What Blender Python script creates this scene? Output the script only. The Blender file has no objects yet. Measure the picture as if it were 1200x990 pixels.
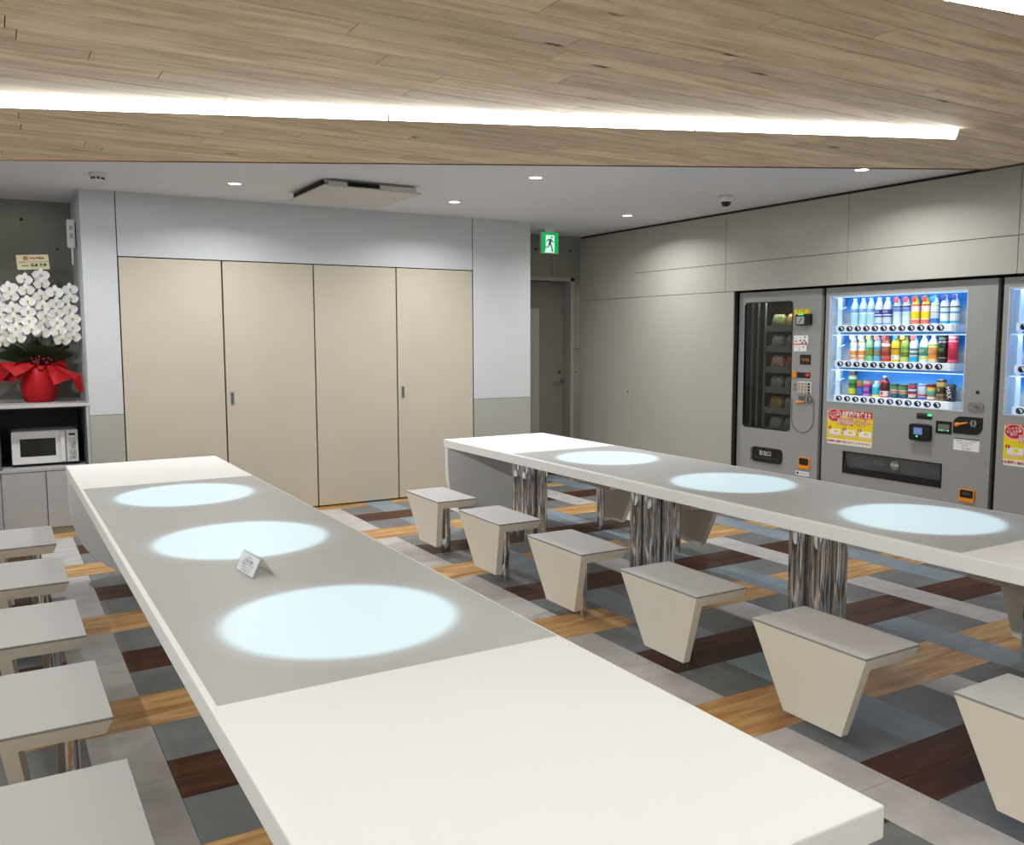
import bpy, bmesh, math, random
from mathutils import Vector, Matrix
random.seed(7)
SC = bpy.context.scene
COL = SC.collection
R = math.radians

# ------------------------------------------------------------------ camera
cd = bpy.data.cameras.new('camera')
cd.sensor_width = 36.0
cd.lens = 1035.33 / 1200 * 36.0
cd.clip_start = 0.05
cam = bpy.data.objects.new('camera', cd)
COL.objects.link(cam)
F_ = Vector((0.50470787, 0.85782623, -0.09697488))
R_ = Vector((0.86176944, -0.50729466, -0.0023598))
U_ = Vector((0.05121914, 0.08237898, 0.99528403))
CAMPOS = Vector((0, 0, 1.44))
M = Matrix((R_, U_, -F_)).transposed().to_4x4()
M.translation = CAMPOS
cam.matrix_world = M
SC.camera = cam
# ------------------------------------------------------------------ world, exposure
w = bpy.data.worlds.new('world')
SC.world = w
w.use_nodes = True
w.node_tree.nodes['Background'].inputs[0].default_value = (0.8, 0.85, 0.9, 1)
w.node_tree.nodes['Background'].inputs[1].default_value = 0.05
SC.view_settings.view_transform = 'Standard'
SC.view_settings.look = 'None'
SC.view_settings.exposure = 0.0
SC.view_settings.gamma = 1.0
SC.view_settings.use_curve_mapping = False
SC.cycles.max_bounces = 10
SC.cycles.transparent_max_bounces = 12
SC.cycles.sample_clamp_indirect = 6.0
SC.cycles.caustics_reflective = False
SC.cycles.caustics_refractive = False
# light levels
BAR_E = 12.0        # ceiling line lights, emission strength
DOWN_W = 15.0       # each downlight, watts
DISC_E = 0.50       # table discs
SHELF_W = 1.5       # drink machine strip lights

# ------------------------------------------------------------------ helpers
def lin(c):
    c = c / 255.0
    return c / 12.92 if c <= 0.04045 else ((c + 0.055) / 1.055) ** 2.4

def rgb(r, g, b):
    return (lin(r), lin(g), lin(b), 1.0)

_m = {}
def mat(name, col=None, rough=0.5, metal=0.0, spec=0.5, emit=0.0, ecol=None, noise=None, bump=None, rand=0.0, coat=0.0):
    """plain procedural material; noise=(scale, amount) varies the tone, bump=(scale, strength), rand = per object tone"""
    if name in _m:
        return _m[name]
    m = bpy.data.materials.new(name)
    m.use_nodes = True
    nt = m.node_tree
    b = nt.nodes['Principled BSDF']
    b.inputs['Base Color'].default_value = col
    b.inputs['Roughness'].default_value = rough
    b.inputs['Metallic'].default_value = metal
    b.inputs['Specular IOR Level'].default_value = spec
    if coat:
        b.inputs['Coat Weight'].default_value = coat
        b.inputs['Coat Roughness'].default_value = 0.08
    if emit:
        b.inputs['Emission Color'].default_value = ecol or col
        b.inputs['Emission Strength'].default_value = emit
    N, L = nt.nodes.new, nt.links.new
    if noise or bump or rand:
        tc = N('ShaderNodeTexCoord')
        info = N('ShaderNodeObjectInfo')
        add = N('ShaderNodeVectorMath'); add.operation = 'MULTIPLY_ADD'
        cb = N('ShaderNodeCombineXYZ')
        for i in range(3):
            L(info.outputs['Random'], cb.inputs[i])
        L(cb.outputs[0], add.inputs[0]); add.inputs[1].default_value = (37, 53, 71)
        L(tc.outputs['Object'], add.inputs[2])
    src = None
    if noise:
        n = N('ShaderNodeTexNoise'); n.inputs['Scale'].default_value = noise[0]; n.inputs['Detail'].default_value = 6
        L(add.outputs[0], n.inputs['Vector'])
        mr = N('ShaderNodeMapRange')
        mr.inputs['From Min'].default_value = 0.3; mr.inputs['From Max'].default_value = 0.7
        mr.inputs['To Min'].default_value = 1 - noise[1]; mr.inputs['To Max'].default_value = 1 + noise[1]
        L(n.outputs['Fac'], mr.inputs['Value'])
        src = mr.outputs[0]
    if rand:
        mr2 = N('ShaderNodeMapRange')
        mr2.inputs['To Min'].default_value = 1 - rand; mr2.inputs['To Max'].default_value = 1 + rand
        L(info.outputs['Random'], mr2.inputs['Value'])
        if src:
            mu = N('ShaderNodeMath'); mu.operation = 'MULTIPLY'
            L(src, mu.inputs[0]); L(mr2.outputs[0], mu.inputs[1]); src = mu.outputs[0]
        else:
            src = mr2.outputs[0]
    if src:
        vm = N('ShaderNodeVectorMath'); vm.operation = 'SCALE'
        vm.inputs[0].default_value = col[:3]
        L(src, vm.inputs['Scale'])
        L(vm.outputs[0], b.inputs['Base Color'])
    if bump:
        n2 = N('ShaderNodeTexNoise'); n2.inputs['Scale'].default_value = bump[0]; n2.inputs['Detail'].default_value = 3
        L(add.outputs[0], n2.inputs['Vector'])
        bp = N('ShaderNodeBump'); bp.inputs['Strength'].default_value = bump[1]; bp.inputs['Distance'].default_value = 0.002
        L(n2.outputs['Fac'], bp.inputs['Height']); L(bp.outputs[0], b.inputs['Normal'])
    _m[name] = m
    return m

def wood(name, c1, c2, c3, rough, along='x', knots=False, streak=9.0, spec=0.5):
    m = bpy.data.materials.new(name); m.use_nodes = True
    nt = m.node_tree; b = nt.nodes['Principled BSDF']; N, L = nt.nodes.new, nt.links.new
    b.inputs['Roughness'].default_value = rough
    b.inputs['Specular IOR Level'].default_value = spec
    tc = N('ShaderNodeTexCoord'); info = N('ShaderNodeObjectInfo')
    cb = N('ShaderNodeCombineXYZ')
    for i in range(3): L(info.outputs['Random'], cb.inputs[i])
    add = N('ShaderNodeVectorMath'); add.operation = 'MULTIPLY_ADD'
    L(cb.outputs[0], add.inputs[0]); add.inputs[1].default_value = (91, 57, 33); L(tc.outputs['Object'], add.inputs[2])
    mp = N('ShaderNodeMapping'); mp.inputs['Scale'].default_value = (1.0, streak, 1.0); L(add.outputs[0], mp.inputs['Vector'])
    n = N('ShaderNodeTexNoise'); n.inputs['Scale'].default_value = 2.6; n.inputs['Detail'].default_value = 7; n.inputs['Distortion'].default_value = 0.7
    L(mp.outputs[0], n.inputs['Vector'])
    r = N('ShaderNodeValToRGB')
    e = r.color_ramp.elements
    e[0].position = 0.30; e[0].color = c1; e[1].position = 0.72; e[1].color = c3
    x = e.new(0.5); x.color = c2
    L(n.outputs['Fac'], r.inputs['Fac'])
    mp2 = N('ShaderNodeMapping'); mp2.inputs['Scale'].default_value = (6.0, 130.0, 6.0); L(add.outputs[0], mp2.inputs['Vector'])
    n2 = N('ShaderNodeTexNoise'); n2.inputs['Scale'].default_value = 1.0; n2.inputs['Detail'].default_value = 2; L(mp2.outputs[0], n2.inputs['Vector'])
    mr = N('ShaderNodeMapRange'); mr.inputs['To Min'].default_value = 0.84; mr.inputs['To Max'].default_value = 1.16; L(n2.outputs['Fac'], mr.inputs['Value'])
    mr2 = N('ShaderNodeMapRange'); mr2.inputs['To Min'].default_value = 0.86; mr2.inputs['To Max'].default_value = 1.12; L(info.outputs['Random'], mr2.inputs['Value'])
    mu = N('ShaderNodeMath'); mu.operation = 'MULTIPLY'; L(mr.outputs[0], mu.inputs[0]); L(mr2.outputs[0], mu.inputs[1])
    vm = N('ShaderNodeVectorMath'); vm.operation = 'SCALE'; L(r.outputs[0], vm.inputs[0]); L(mu.outputs[0], vm.inputs['Scale'])
    out = vm.outputs[0]
    if knots:
        mp3 = N('ShaderNodeMapping'); mp3.inputs['Scale'].default_value = (1.6, 6.5, 1.0); L(add.outputs[0], mp3.inputs['Vector'])
        v = N('ShaderNodeTexVoronoi'); v.inputs['Scale'].default_value = 1.25; v.inputs['Randomness'].default_value = 1.0
        L(mp3.outputs[0], v.inputs['Vector'])
        n3 = N('ShaderNodeTexNoise'); n3.inputs['Scale'].default_value = 40; L(add.outputs[0], n3.inputs['Vector'])
        ad = N('ShaderNodeMath'); ad.operation = 'MULTIPLY_ADD'; ad.inputs[1].default_value = 0.09; L(n3.outputs['Fac'], ad.inputs[0]); L(v.outputs['Distance'], ad.inputs[2])
        k = N('ShaderNodeMapRange'); k.interpolation_type = 'SMOOTHSTEP'
        k.inputs['From Min'].default_value = 0.09; k.inputs['From Max'].default_value = 0.17
        L(ad.outputs[0], k.inputs['Value'])
        # only some knots are dark
        gt = N('ShaderNodeMath'); gt.operation = 'GREATER_THAN'; gt.inputs[1].default_value = 0.7
        sep = N('ShaderNodeSeparateColor'); L(v.outputs['Color'], sep.inputs[0]); L(sep.outputs[0], gt.inputs[0])
        mx = N('ShaderNodeMath'); mx.operation = 'MAXIMUM'; L(k.outputs[0], mx.inputs[0]); L(gt.outputs[0], mx.inputs[1])
        mix = N('ShaderNodeMix'); mix.data_type = 'RGBA'
        L(mx.outputs[0], mix.inputs[0]); mix.inputs[6].default_value = rgb(62, 46, 34); L(out, mix.inputs[7])
        out = mix.outputs[2]
    L(out, b.inputs['Base Color'])
    _m[name] = m
    return m

def glass(name, tint, refl=0.35, rough=0.02):
    """thin pane: see-through with a tint plus a Fresnel reflection"""
    m = bpy.data.materials.new(name); m.use_nodes = True
    nt = m.node_tree; N, L = nt.nodes.new, nt.links.new
    nt.nodes.remove(nt.nodes['Principled BSDF'])
    o = nt.nodes['Material Output']
    t = N('ShaderNodeBsdfTransparent'); t.inputs[0].default_value = tint
    g = N('ShaderNodeBsdfGlossy'); g.inputs['Roughness'].default_value = rough
    f = N('ShaderNodeFresnel'); ge = N('ShaderNodeNewGeometry'); mi = N('ShaderNodeMapRange'); mi.inputs['To Min'].default_value = 1.45; mi.inputs['To Max'].default_value = 1 / 1.45; L(ge.outputs['Backfacing'], mi.inputs['Value']); L(mi.outputs[0], f.inputs[0])
    mu = N('ShaderNodeMath'); mu.operation = 'MULTIPLY'; mu.inputs[1].default_value = refl; L(f.outputs[0], mu.inputs[0])
    mx = N('ShaderNodeMixShader'); L(mu.outputs[0], mx.inputs[0]); L(t.outputs[0], mx.inputs[1]); L(g.outputs[0], mx.inputs[2])
    L(mx.outputs[0], o.inputs[0])
    _m[name] = m
    return m

class MB:
    def __init__(s): s.bm = bmesh.new()
    def box(s, x0, x1, y0, y1, z0, z1, bev=0.0, seg=2):
        t = bmesh.new()
        bmesh.ops.create_cube(t, size=1.0)
        for v in t.verts:
            v.co = Vector((x0 + (v.co.x + .5) * (x1 - x0), y0 + (v.co.y + .5) * (y1 - y0), z0 + (v.co.z + .5) * (z1 - z0)))
        if bev:
            bmesh.ops.bevel(t, geom=list(t.edges), offset=bev, segments=seg, affect='EDGES', profile=0.5)
        s.merge(t); return s
    def merge(s, t, mtx=None):
        me = bpy.data.meshes.new('tmp'); t.to_mesh(me); t.free()
        if mtx: me.transform(mtx)
        s.bm.from_mesh(me); bpy.data.meshes.remove(me); return s
    def prism(s, pts, axis, a, b, bev=0.0):
        """polygon pts (2D) extruded along axis from a to b; 2D coords are the other two axes in order"""
        def p3(p, t):
            return {'x': (t, p[0], p[1]), 'y': (p[0], t, p[1]), 'z': (p[0], p[1], t)}[axis]
        t = bmesh.new()
        v0 = [t.verts.new(p3(p, a)) for p in pts]; v1 = [t.verts.new(p3(p, b)) for p in pts]
        n = len(pts)
        t.faces.new(v0); t.faces.new(list(reversed(v1)))
        for i in range(n):
            t.faces.new((v0[i], v1[i], v1[(i + 1) % n], v0[(i + 1) % n]))
        bmesh.ops.recalc_face_normals(t, faces=t.faces)
        if bev:
            bmesh.ops.bevel(t, geom=list(t.edges), offset=bev, segments=2, affect='EDGES', profile=0.5)
        s.merge(t); return s
    def cyl(s, c, r, h, axis='z', n=24, r2=None, caps=True):
        t = bmesh.new()
        bmesh.ops.create_cone(t, cap_ends=caps, segments=n, radius1=r, radius2=r if r2 is None else r2, depth=h)
        rot = {'z': Matrix.Identity(4), 'x': Matrix.Rotation(R(90), 4, 'Y'), 'y': Matrix.Rotation(R(-90), 4, 'X')}[axis]
        off = {'z': Vector((0, 0, h / 2)), 'x': Vector((h / 2, 0, 0)), 'y': Vector((0, h / 2, 0))}[axis]
        s.merge(t, Matrix.Translation(Vector(c) + off) @ rot); return s
    def lathe(s, c, prof, n=20):
        t = bmesh.new(); rings = []
        for r, z in prof:
            if r < 1e-5: rings.append([t.verts.new((0, 0, z))])
            else: rings.append([t.verts.new((r * math.cos(2 * math.pi * i / n), r * math.sin(2 * math.pi * i / n), z)) for i in range(n)])
        for a, b in zip(rings, rings[1:]):
            for i in range(n):
                j = (i + 1) % n
                if len(a) == 1 and len(b) == 1: continue
                if len(a) == 1: t.faces.new((a[0], b[i], b[j]))
                elif len(b) == 1: t.faces.new((a[i], a[j], b[0]))
                else: t.faces.new((a[i], a[j], b[j], b[i]))
        bmesh.ops.recalc_face_normals(t, faces=t.faces)
        s.merge(t, Matrix.Translation(c)); return s
    def tube(s, pts, r, n=8):
        pts = [Vector(p) for p in pts]; t = bmesh.new(); rings = []
        for i, p in enumerate(pts):
            d = (pts[min(i + 1, len(pts) - 1)] - pts[max(i - 1, 0)]).normalized()
            a = d.cross(Vector((0, 0, 1)) if abs(d.z) < .95 else Vector((1, 0, 0))).normalized(); b = d.cross(a)
            rr = r[i] if isinstance(r, (list, tuple)) else r
            rings.append([t.verts.new(p + (a * math.cos(2 * math.pi * k / n) + b * math.sin(2 * math.pi * k / n)) * rr) for k in range(n)])
        for x, y in zip(rings, rings[1:]):
            for k in range(n): t.faces.new((x[k], x[(k + 1) % n], y[(k + 1) % n], y[k]))
        t.faces.new(rings[0]); t.faces.new(list(reversed(rings[-1])))
        bmesh.ops.recalc_face_normals(t, faces=t.faces)
        s.merge(t); return s
    def mesh(s, verts, faces):
        t = bmesh.new(); vs = [t.verts.new(v) for v in verts]
        for f in faces: t.faces.new([vs[i] for i in f])
        s.merge(t); return s

WL = {}     # world position of every Empty
def link(o, parent=None):
    COL.objects.link(o)
    if parent is not None: o.parent = parent
    return o

def thing(name, label, cat, loc, group=None, kind=None):
    o = bpy.data.objects.new(name, None); o.empty_display_size = 0.05
    link(o); o.location = loc; WL[o] = Vector(loc)
    return tag(o, label, cat, group, kind)

def tag(o, label=None, cat=None, group=None, kind=None):
    if label: o['label'] = label
    if cat: o['category'] = cat
    if group: o['group'] = group
    if kind: o['kind'] = kind
    return o

def build(name, mb, m, parent=None, smooth=False, own=True):
    """one mesh object; coordinates given in the world, stored relative to the thing and centred on the piece"""
    me = bpy.data.meshes.new(name)
    bm = mb.bm if isinstance(mb, MB) else mb
    pw = WL.get(parent, Vector((0, 0, 0))) if parent is not None else Vector((0, 0, 0))
    if bm.verts:
        lo = Vector([min(v.co[i] for v in bm.verts) for i in range(3)]); hi = Vector([max(v.co[i] for v in bm.verts) for i in range(3)])
        c = (lo + hi) / 2
        if parent is None: c.z = lo.z
    else:
        c = pw.copy()
    if not own: c = pw.copy()
    for v in bm.verts: v.co -= c
    bm.to_mesh(me); bm.free()
    if smooth:
        for p in me.polygons: p.use_smooth = True
    me.materials.append(m)
    o = bpy.data.objects.new(name, me)
    link(o, parent); o.location = c - pw; WL[o] = c
    return o

def smooth_by_angle(o, deg=35):
    me = o.data
    bm = bmesh.new(); bm.from_mesh(me)
    for f in bm.faces: f.smooth = True
    for e in bm.edges:
        if len(e.link_faces) == 2 and e.calc_face_angle(0) > R(deg): e.smooth = False
    bm.to_mesh(me); bm.free()
    return o

def dup(o, parent=None, loc=None):
    c = o.copy(); link(c, parent)
    if loc is not None: c.location = loc
    for ch in list(o.children): dup(ch, c)
    return c

def text(name, body, size, m, parent, pos, xa, ya, align='CENTER', squeeze=1.0, bold=0.0):
    """flat print: pos = world point of the line's centre, xa / ya = reading direction and up"""
    cu = bpy.data.curves.new('tmp', 'FONT'); cu.body = body; cu.size = size; cu.align_x = align; cu.align_y = 'CENTER'
    cu.resolution_u = 2; cu.offset = bold
    ob = bpy.data.objects.new('tmp', cu); COL.objects.link(ob)
    bpy.context.view_layer.update()
    me = bpy.data.meshes.new_from_object(ob)
    bpy.data.objects.remove(ob); bpy.data.curves.remove(cu)
    xa = Vector(xa).normalized(); ya = Vector(ya).normalized(); za = xa.cross(ya)
    mm = Matrix((xa * squeeze, ya, za)).transposed().to_4x4()
    me.transform(mm)
    me.name = name; me.materials.clear(); me.materials.append(m)
    o = bpy.data.objects.new(name, me); link(o, parent)
    pw = WL.get(parent, Vector((0, 0, 0)))
    o.location = Vector(pos) - pw; WL[o] = Vector(pos)
    return o

# ------------------------------------------------------------------ materials
M_white_wall = mat('white_wallpaper', rgb(203, 207, 209), 0.85, spec=0.2, noise=(60, 0.03), bump=(220, 0.5))
M_wainscot = mat('wainscot_grey', rgb(170, 171, 162), 0.6, spec=0.3)
M_beige = mat('beige_laminate', rgb(196, 187, 170), 0.55, spec=0.35, noise=(3, 0.02))
M_panel = mat('greige_panel', rgb(176, 174, 164), 0.5, spec=0.35, noise=(2, 0.02))
M_dark = mat('shadow_gap_black', rgb(38, 37, 34), 0.8)
M_ceil = mat('ceiling_white', rgb(224, 225, 229), 0.9, spec=0.2)
M_conc = mat('raw_concrete', rgb(142, 141, 132), 0.85, spec=0.2, noise=(2.2, 0.16), bump=(30, 0.4))
M_side = mat('plain_plaster', rgb(236, 236, 234), 0.9, spec=0.2)
M_door = mat('door_steel_grey', rgb(128, 124, 115), 0.5)
M_doorframe = mat('door_frame_grey', rgb(160, 158, 150), 0.45)
M_steel = mat('brushed_steel', rgb(170, 170, 170), 0.3, metal=1.0)
M_pull = mat('pull_grey', rgb(168, 168, 166), 0.4)
M_chrome = mat('polished_chrome', rgb(225, 225, 228), 0.04, metal=1.0)
M_solid = mat('white_solid_surface', rgb(239, 238, 237), 0.5, spec=0.3)
M_acryl = mat('grey_acrylic', rgb(178, 179, 178), 0.42, spec=0.4)
M_stoolw = mat('stool_cream_laminate', rgb(240, 232, 216), 0.5, spec=0.35)
M_stoolt = mat('stool_seat_grey', rgb(193, 192, 193), 0.45, spec=0.4)
M_stoole = mat('stool_seat_edge', rgb(152, 149, 144), 0.6)
M_gapfloor = mat('subfloor_joint', rgb(84, 83, 82), 0.9)
M_light = mat('tile_light_grey', rgb(192, 188, 188), 0.34, noise=(9, 0.12), rand=0.04)
M_blue = mat('tile_blue_grey', rgb(134, 149, 160), 0.32, noise=(7, 0.14), rand=0.11)
M_grey = mat('tile_mid_grey', rgb(114, 117, 119), 0.32, noise=(8, 0.17), rand=0.10)
M_gold = wood('oak_gold', rgb(156, 108, 62), rgb(194, 150, 94), rgb(222, 188, 134), 0.34, streak=7)
M_brown = wood('walnut_brown', rgb(52, 27, 14), rgb(74, 41, 23), rgb(95, 57, 35), 0.42, streak=7, spec=.25)
M_ceilwood = wood('ceiling_oak', rgb(204, 174, 140), rgb(228, 203, 170), rgb(242, 221, 192), 0.6, knots=True, streak=8, spec=0.25)
M_trimwood = mat('edge_band_brown', rgb(122, 84, 52), 0.6)
M_slab = mat('soffit_dark', rgb(96, 78, 60), 0.9)
M_bar = mat('line_light_diffuser', (1, 1, 1, 1), 0.5, emit=BAR_E, ecol=(0.93, 0.985, 1.0, 1))
M_bar2 = mat('line_light_diffuser_bright', (1, 1, 1, 1), 0.5, emit=92.0, ecol=(0.90, 0.97, 1.0, 1))
M_lens = mat('downlight_lens', (1, 1, 1, 1), 0.5, emit=8.0, ecol=(1, 0.98, 0.95, 1))
M_whitep = mat('white_plastic', rgb(226, 227, 226), 0.4)
M_offw = mat('offwhite_plastic', rgb(205, 203, 194), 0.5)
M_black = mat('black_plastic', rgb(18, 18, 20), 0.35)
M_blackm = mat('black_matt', rgb(14, 14, 15), 0.8)
M_vend = mat('vending_grey_enamel', rgb(152, 152, 151), 0.42, spec=0.4)
M_vendd = mat('vending_grey_dark', rgb(90, 89, 88), 0.5)
M_red = mat('red_print', rgb(196, 22, 30), 0.5)
M_yellow = mat('yellow_print', rgb(238, 214, 24), 0.5)
M_white = mat('white_print', rgb(238, 238, 236), 0.5)
M_pink = mat('pink_print', rgb(240, 190, 195), 0.5)
M_ink = mat('black_ink', rgb(28, 26, 28), 0.6)
M_orange = mat('orange_plastic', rgb(236, 142, 24), 0.4)
M_greenled = mat('green_lamp', rgb(60, 240, 140), 0.4, emit=1.2)
M_redled = mat('red_lamp', rgb(255, 70, 50), 0.4, emit=1.0)
M_bluelcd = mat('blue_screen', rgb(90, 120, 170), 0.3, emit=0.5)
M_lcd = mat('grey_screen', rgb(110, 118, 108), 0.3)
M_navy = mat('button_navy', rgb(24, 30, 84), 0.25)
M_cab = mat('cabinet_grey', rgb(176, 175, 176), 0.5)
M_cabin = mat('cabinet_inside_charcoal', rgb(74, 79, 86), 0.6)
M_top = mat('worktop_pale', rgb(196, 192, 192), 0.35)
M_petal = mat('orchid_petal', rgb(244, 243, 242), 0.6)
M_lip = mat('orchid_lip', rgb(196, 178, 70), 0.6)
M_leaf = mat('orchid_leaf', rgb(28, 52, 26), 0.4)
M_stem = mat('orchid_stem', rgb(70, 96, 48), 0.5)
M_redpaper = mat('red_wrapping', rgb(172, 12, 22), 0.5, spec=0.3)
M_berry = mat('dark_red_berries', rgb(112, 20, 32), 0.4)
M_card = mat('cream_card', rgb(233, 224, 186), 0.7)
M_acrylic = glass('clear_acrylic', (0.96, 0.97, 0.97, 1), 0.9)
M_glass_clear = glass('machine_window_glass', (0.97, 0.98, 0.98, 1), 0.25)
M_glass_dark = glass('snack_window_glass', (0.72, 0.74, 0.73, 1), 0.8)

def disc_material():
    m = bpy.data.materials.new('lit_disc_diffuser'); m.use_nodes = True
    nt = m.node_tree; b = nt.nodes['Principled BSDF']; N, L = nt.nodes.new, nt.links.new
    b.inputs['Base Color'].default_value = rgb(178, 179, 178); b.inputs['Roughness'].default_value = 0.42
    b.inputs['Specular IOR Level'].default_value = 0.4
    tc = N('ShaderNodeTexCoord'); ln = N('ShaderNodeVectorMath'); ln.operation = 'LENGTH'
    L(tc.outputs['Object'], ln.inputs[0])
    mr = N('ShaderNodeMapRange'); mr.interpolation_type = 'SMOOTHSTEP'
    mr.inputs['From Min'].default_value = 0.335; mr.inputs['From Max'].default_value = 0.285
    mr.inputs['To Min'].default_value = 0.0; mr.inputs['To Max'].default_value = DISC_E
    L(ln.outputs['Value'], mr.inputs['Value'])
    mr3 = N('ShaderNodeMapRange'); mr3.interpolation_type = 'SMOOTHERSTEP'
    mr3.inputs['From Min'].default_value = 0.40; mr3.inputs['From Max'].default_value = 0.28
    mr3.inputs['To Min'].default_value = 0.0; mr3.inputs['To Max'].default_value = 0.10
    L(ln.outputs['Value'], mr3.inputs['Value'])
    ad = N('ShaderNodeMath'); L(mr.outputs[0], ad.inputs[0]); L(mr3.outputs[0], ad.inputs[1])
    b.inputs['Emission Color'].default_value = (0.60, 0.88, 1.0, 1)
    L(ad.outputs[0], b.inputs['Emission Strength'])
    return m
M_disc = disc_material()

def backdrop_material():
    """printed blue-to-white back sheet of the drink machine; one print per shelf"""
    m = bpy.data.materials.new('blue_sky_back_sheet'); m.use_nodes = True
    nt = m.node_tree; b = nt.nodes['Principled BSDF']; N, L = nt.nodes.new, nt.links.new
    b.inputs['Roughness'].default_value = 0.5
    tc = N('ShaderNodeTexCoord'); sp = N('ShaderNodeSeparateXYZ'); L(tc.outputs['Generated'], sp.inputs[0])
    r = N('ShaderNodeValToRGB'); e = r.color_ramp.elements
    e[0].position = 0.0; e[0].color = rgb(206, 216, 228)
    e[1].position = 1.0; e[1].color = rgb(16, 122, 220)
    for p, c in ((0.46, rgb(206, 216, 228)), (0.50, rgb(170, 200, 228)), (0.58, rgb(110, 180, 232)), (0.75, rgb(28, 136, 226))):
        x = e.new(p); x.color = c
    L(sp.outputs[2], r.inputs[0]); L(r.outputs[0], b.inputs['Base Color'])
    return m
M_back = backdrop_material()

# ------------------------------------------------------------------ room dimensions (metres)
CZ = 2.5085; YW = 7.207; XW = 5.5663; YB = 7.996; XL = -1.6; YF = -1.6
PL = 0.6121; PR = 4.4422; NY1 = 5.67; NZ = 1.8228; XM = 5.624; XN = 6.45

# ------------------------------------------------------------------ floor: woven pattern of tiles and planks
floor = build('floor', MB().box(XL - .1, XN + .1, YF - .1, YB + .25, -0.10, -0.004), M_gapfloor)
tag(floor, 'woven pattern floor of grey and blue tiles with gold and brown planks', kind='structure')
PX = 0.50475; BW = 0.226; PY = 1.2145; X0 = 2.466; Y0 = 2.197
GOLD, BRN0, BRN1 = 0.3145, 0.6075, 0.8945
GAP = 0.0004
def xr(j): return X0 + PX * j
pieces = []      # (name, material, x0, x1, y0, y1)
XMIN, XMAX, YMIN, YMAX = XL, XN, YF, YB + .2
for j in range(-10, 10):
    x1 = xr(j); x0 = x1 - BW
    for k in range(-4, 6):
        yb = Y0 + PY * k
        if j % 2 == 0:                       # light strip between two gold rows
            a, b_ = yb + GOLD, yb + PY
            for q in range(2): pieces.append(('floor_tile', M_light, x0, x1, a + (b_ - a) * q / 2, a + (b_ - a) * (q + 1) / 2))
        else:                                # blue strip between two brown rows
            a, b_ = yb - PY + BRN1, yb + BRN0
            for q in range(2): pieces.append(('floor_tile', M_blue, x0, x1, a + (b_ - a) * q / 2, a + (b_ - a) * (q + 1) / 2))
        xa, xb = x1, xr(j + 1) - BW          # plain grey tiles in the two rows
        pieces.append(('floor_tile', M_grey, xa, xb, yb + GOLD, yb + BRN0))
        pieces.append(('floor_tile', M_grey, xa, xb, yb + BRN1, yb + PY))
        if j % 2 == 1:
            for q in range(2): pieces.append(('floor_plank', M_gold, x1, xr(j + 2) - BW, yb + GOLD * q / 2, yb + GOLD * (q + 1) / 2))
        else:
            for q in range(2): pieces.append(('floor_plank', M_brown, x1, xr(j + 2) - BW, yb + BRN0 + (BRN1 - BRN0) * q / 2, yb + BRN0 + (BRN1 - BRN0) * (q + 1) / 2))
def seen(x, y, z=0.0):
    d = Vector((x, y, z)) - CAMPOS; wq = d.dot(F_)
    if wq < 0.3: return False
    u = 600 + 1035.33 * d.dot(R_) / wq; v = 495 - 1035.33 * d.dot(U_) / wq
    return -15 < u < 1215 and -15 < v < 1005
mesh_cache = {}
rest = {}
count = {}
def clipped(a, b_, lo, hi): return max(a, lo), min(b_, hi)
pieces.sort(key=lambda p: (p[2] + p[3]) ** 2 / 4 + (p[4] + p[5]) ** 2 / 4)
for nm, m_, x0, x1, y0, y1 in pieces:
    x0, x1 = clipped(x0, x1, XMIN, XMAX); y0, y1 = clipped(y0, y1, YMIN, YMAX)
    if x1 - x0 < .01 or y1 - y0 < .01: continue
    vis = any(seen(x, y) for x in (x0, x1) for y in (y0, y1)) and y0 < YB and (y0 < YW or (x1 > PR or x0 < PL)) and x0 < XW + .05
    if x1 > PL and x0 < PR and y1 > YW + .03:
        y1 = min(y1, YW + .03)
        if y1 - y0 < .01: continue
    if vis and count.get(nm, 0) < 298:
        key = (nm, m_.name, round(x1 - x0, 4), round(y1 - y0, 4))
        if key not in mesh_cache:
            hx, hy = (x1 - x0) / 2 - GAP, (y1 - y0) / 2 - GAP
            b = MB().mesh([(-hx, -hy, -.004), (hx, -hy, -.004), (hx, hy, -.004), (-hx, hy, -.004), (-hx + .0006, -hy + .0006, 0), (hx - .0006, -hy + .0006, 0), (hx - .0006, hy - .0006, 0), (-hx + .0006, hy - .0006, 0)],
                          [(4, 5, 6, 7), (0, 1, 5, 4), (1, 2, 6, 5), (2, 3, 7, 6), (3, 0, 4, 7)])
            me = bpy.data.meshes.new(nm); b.bm.to_mesh(me); b.bm.free(); me.materials.append(m_); mesh_cache[key] = me
        o = bpy.data.objects.new(nm, mesh_cache[key]); link(o, floor)
        o.location = Vector(((x0 + x1) / 2, (y0 + y1) / 2, 0)) - WL[floor]
        count[nm] = count.get(nm, 0) + 1
    else:
        rest.setdefault(m_.name, MB()).mesh([(x0 + GAP, y0 + GAP, 0), (x1 - GAP, y0 + GAP, 0), (x1 - GAP, y1 - GAP, 0), (x0 + GAP, y1 - GAP, 0)], [(0, 1, 2, 3)])
for k_, b in rest.items():
    o = build('floor_tiles', b, _m[k_], floor); o['kind'] = 'stuff'

# ------------------------------------------------------------------ walls
wl = build('wall_left', MB().box(XL - .1, XL, YF, YB + .2, 0, CZ), M_side); tag(wl, 'plain pale wall on the left side of the room', kind='structure')
wf = build('wall_front', MB().box(XL - .1, XN + .1, YF - .1, YF, 0, CZ), M_side); tag(wf, 'plain pale wall behind the viewer', kind='structure')
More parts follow.
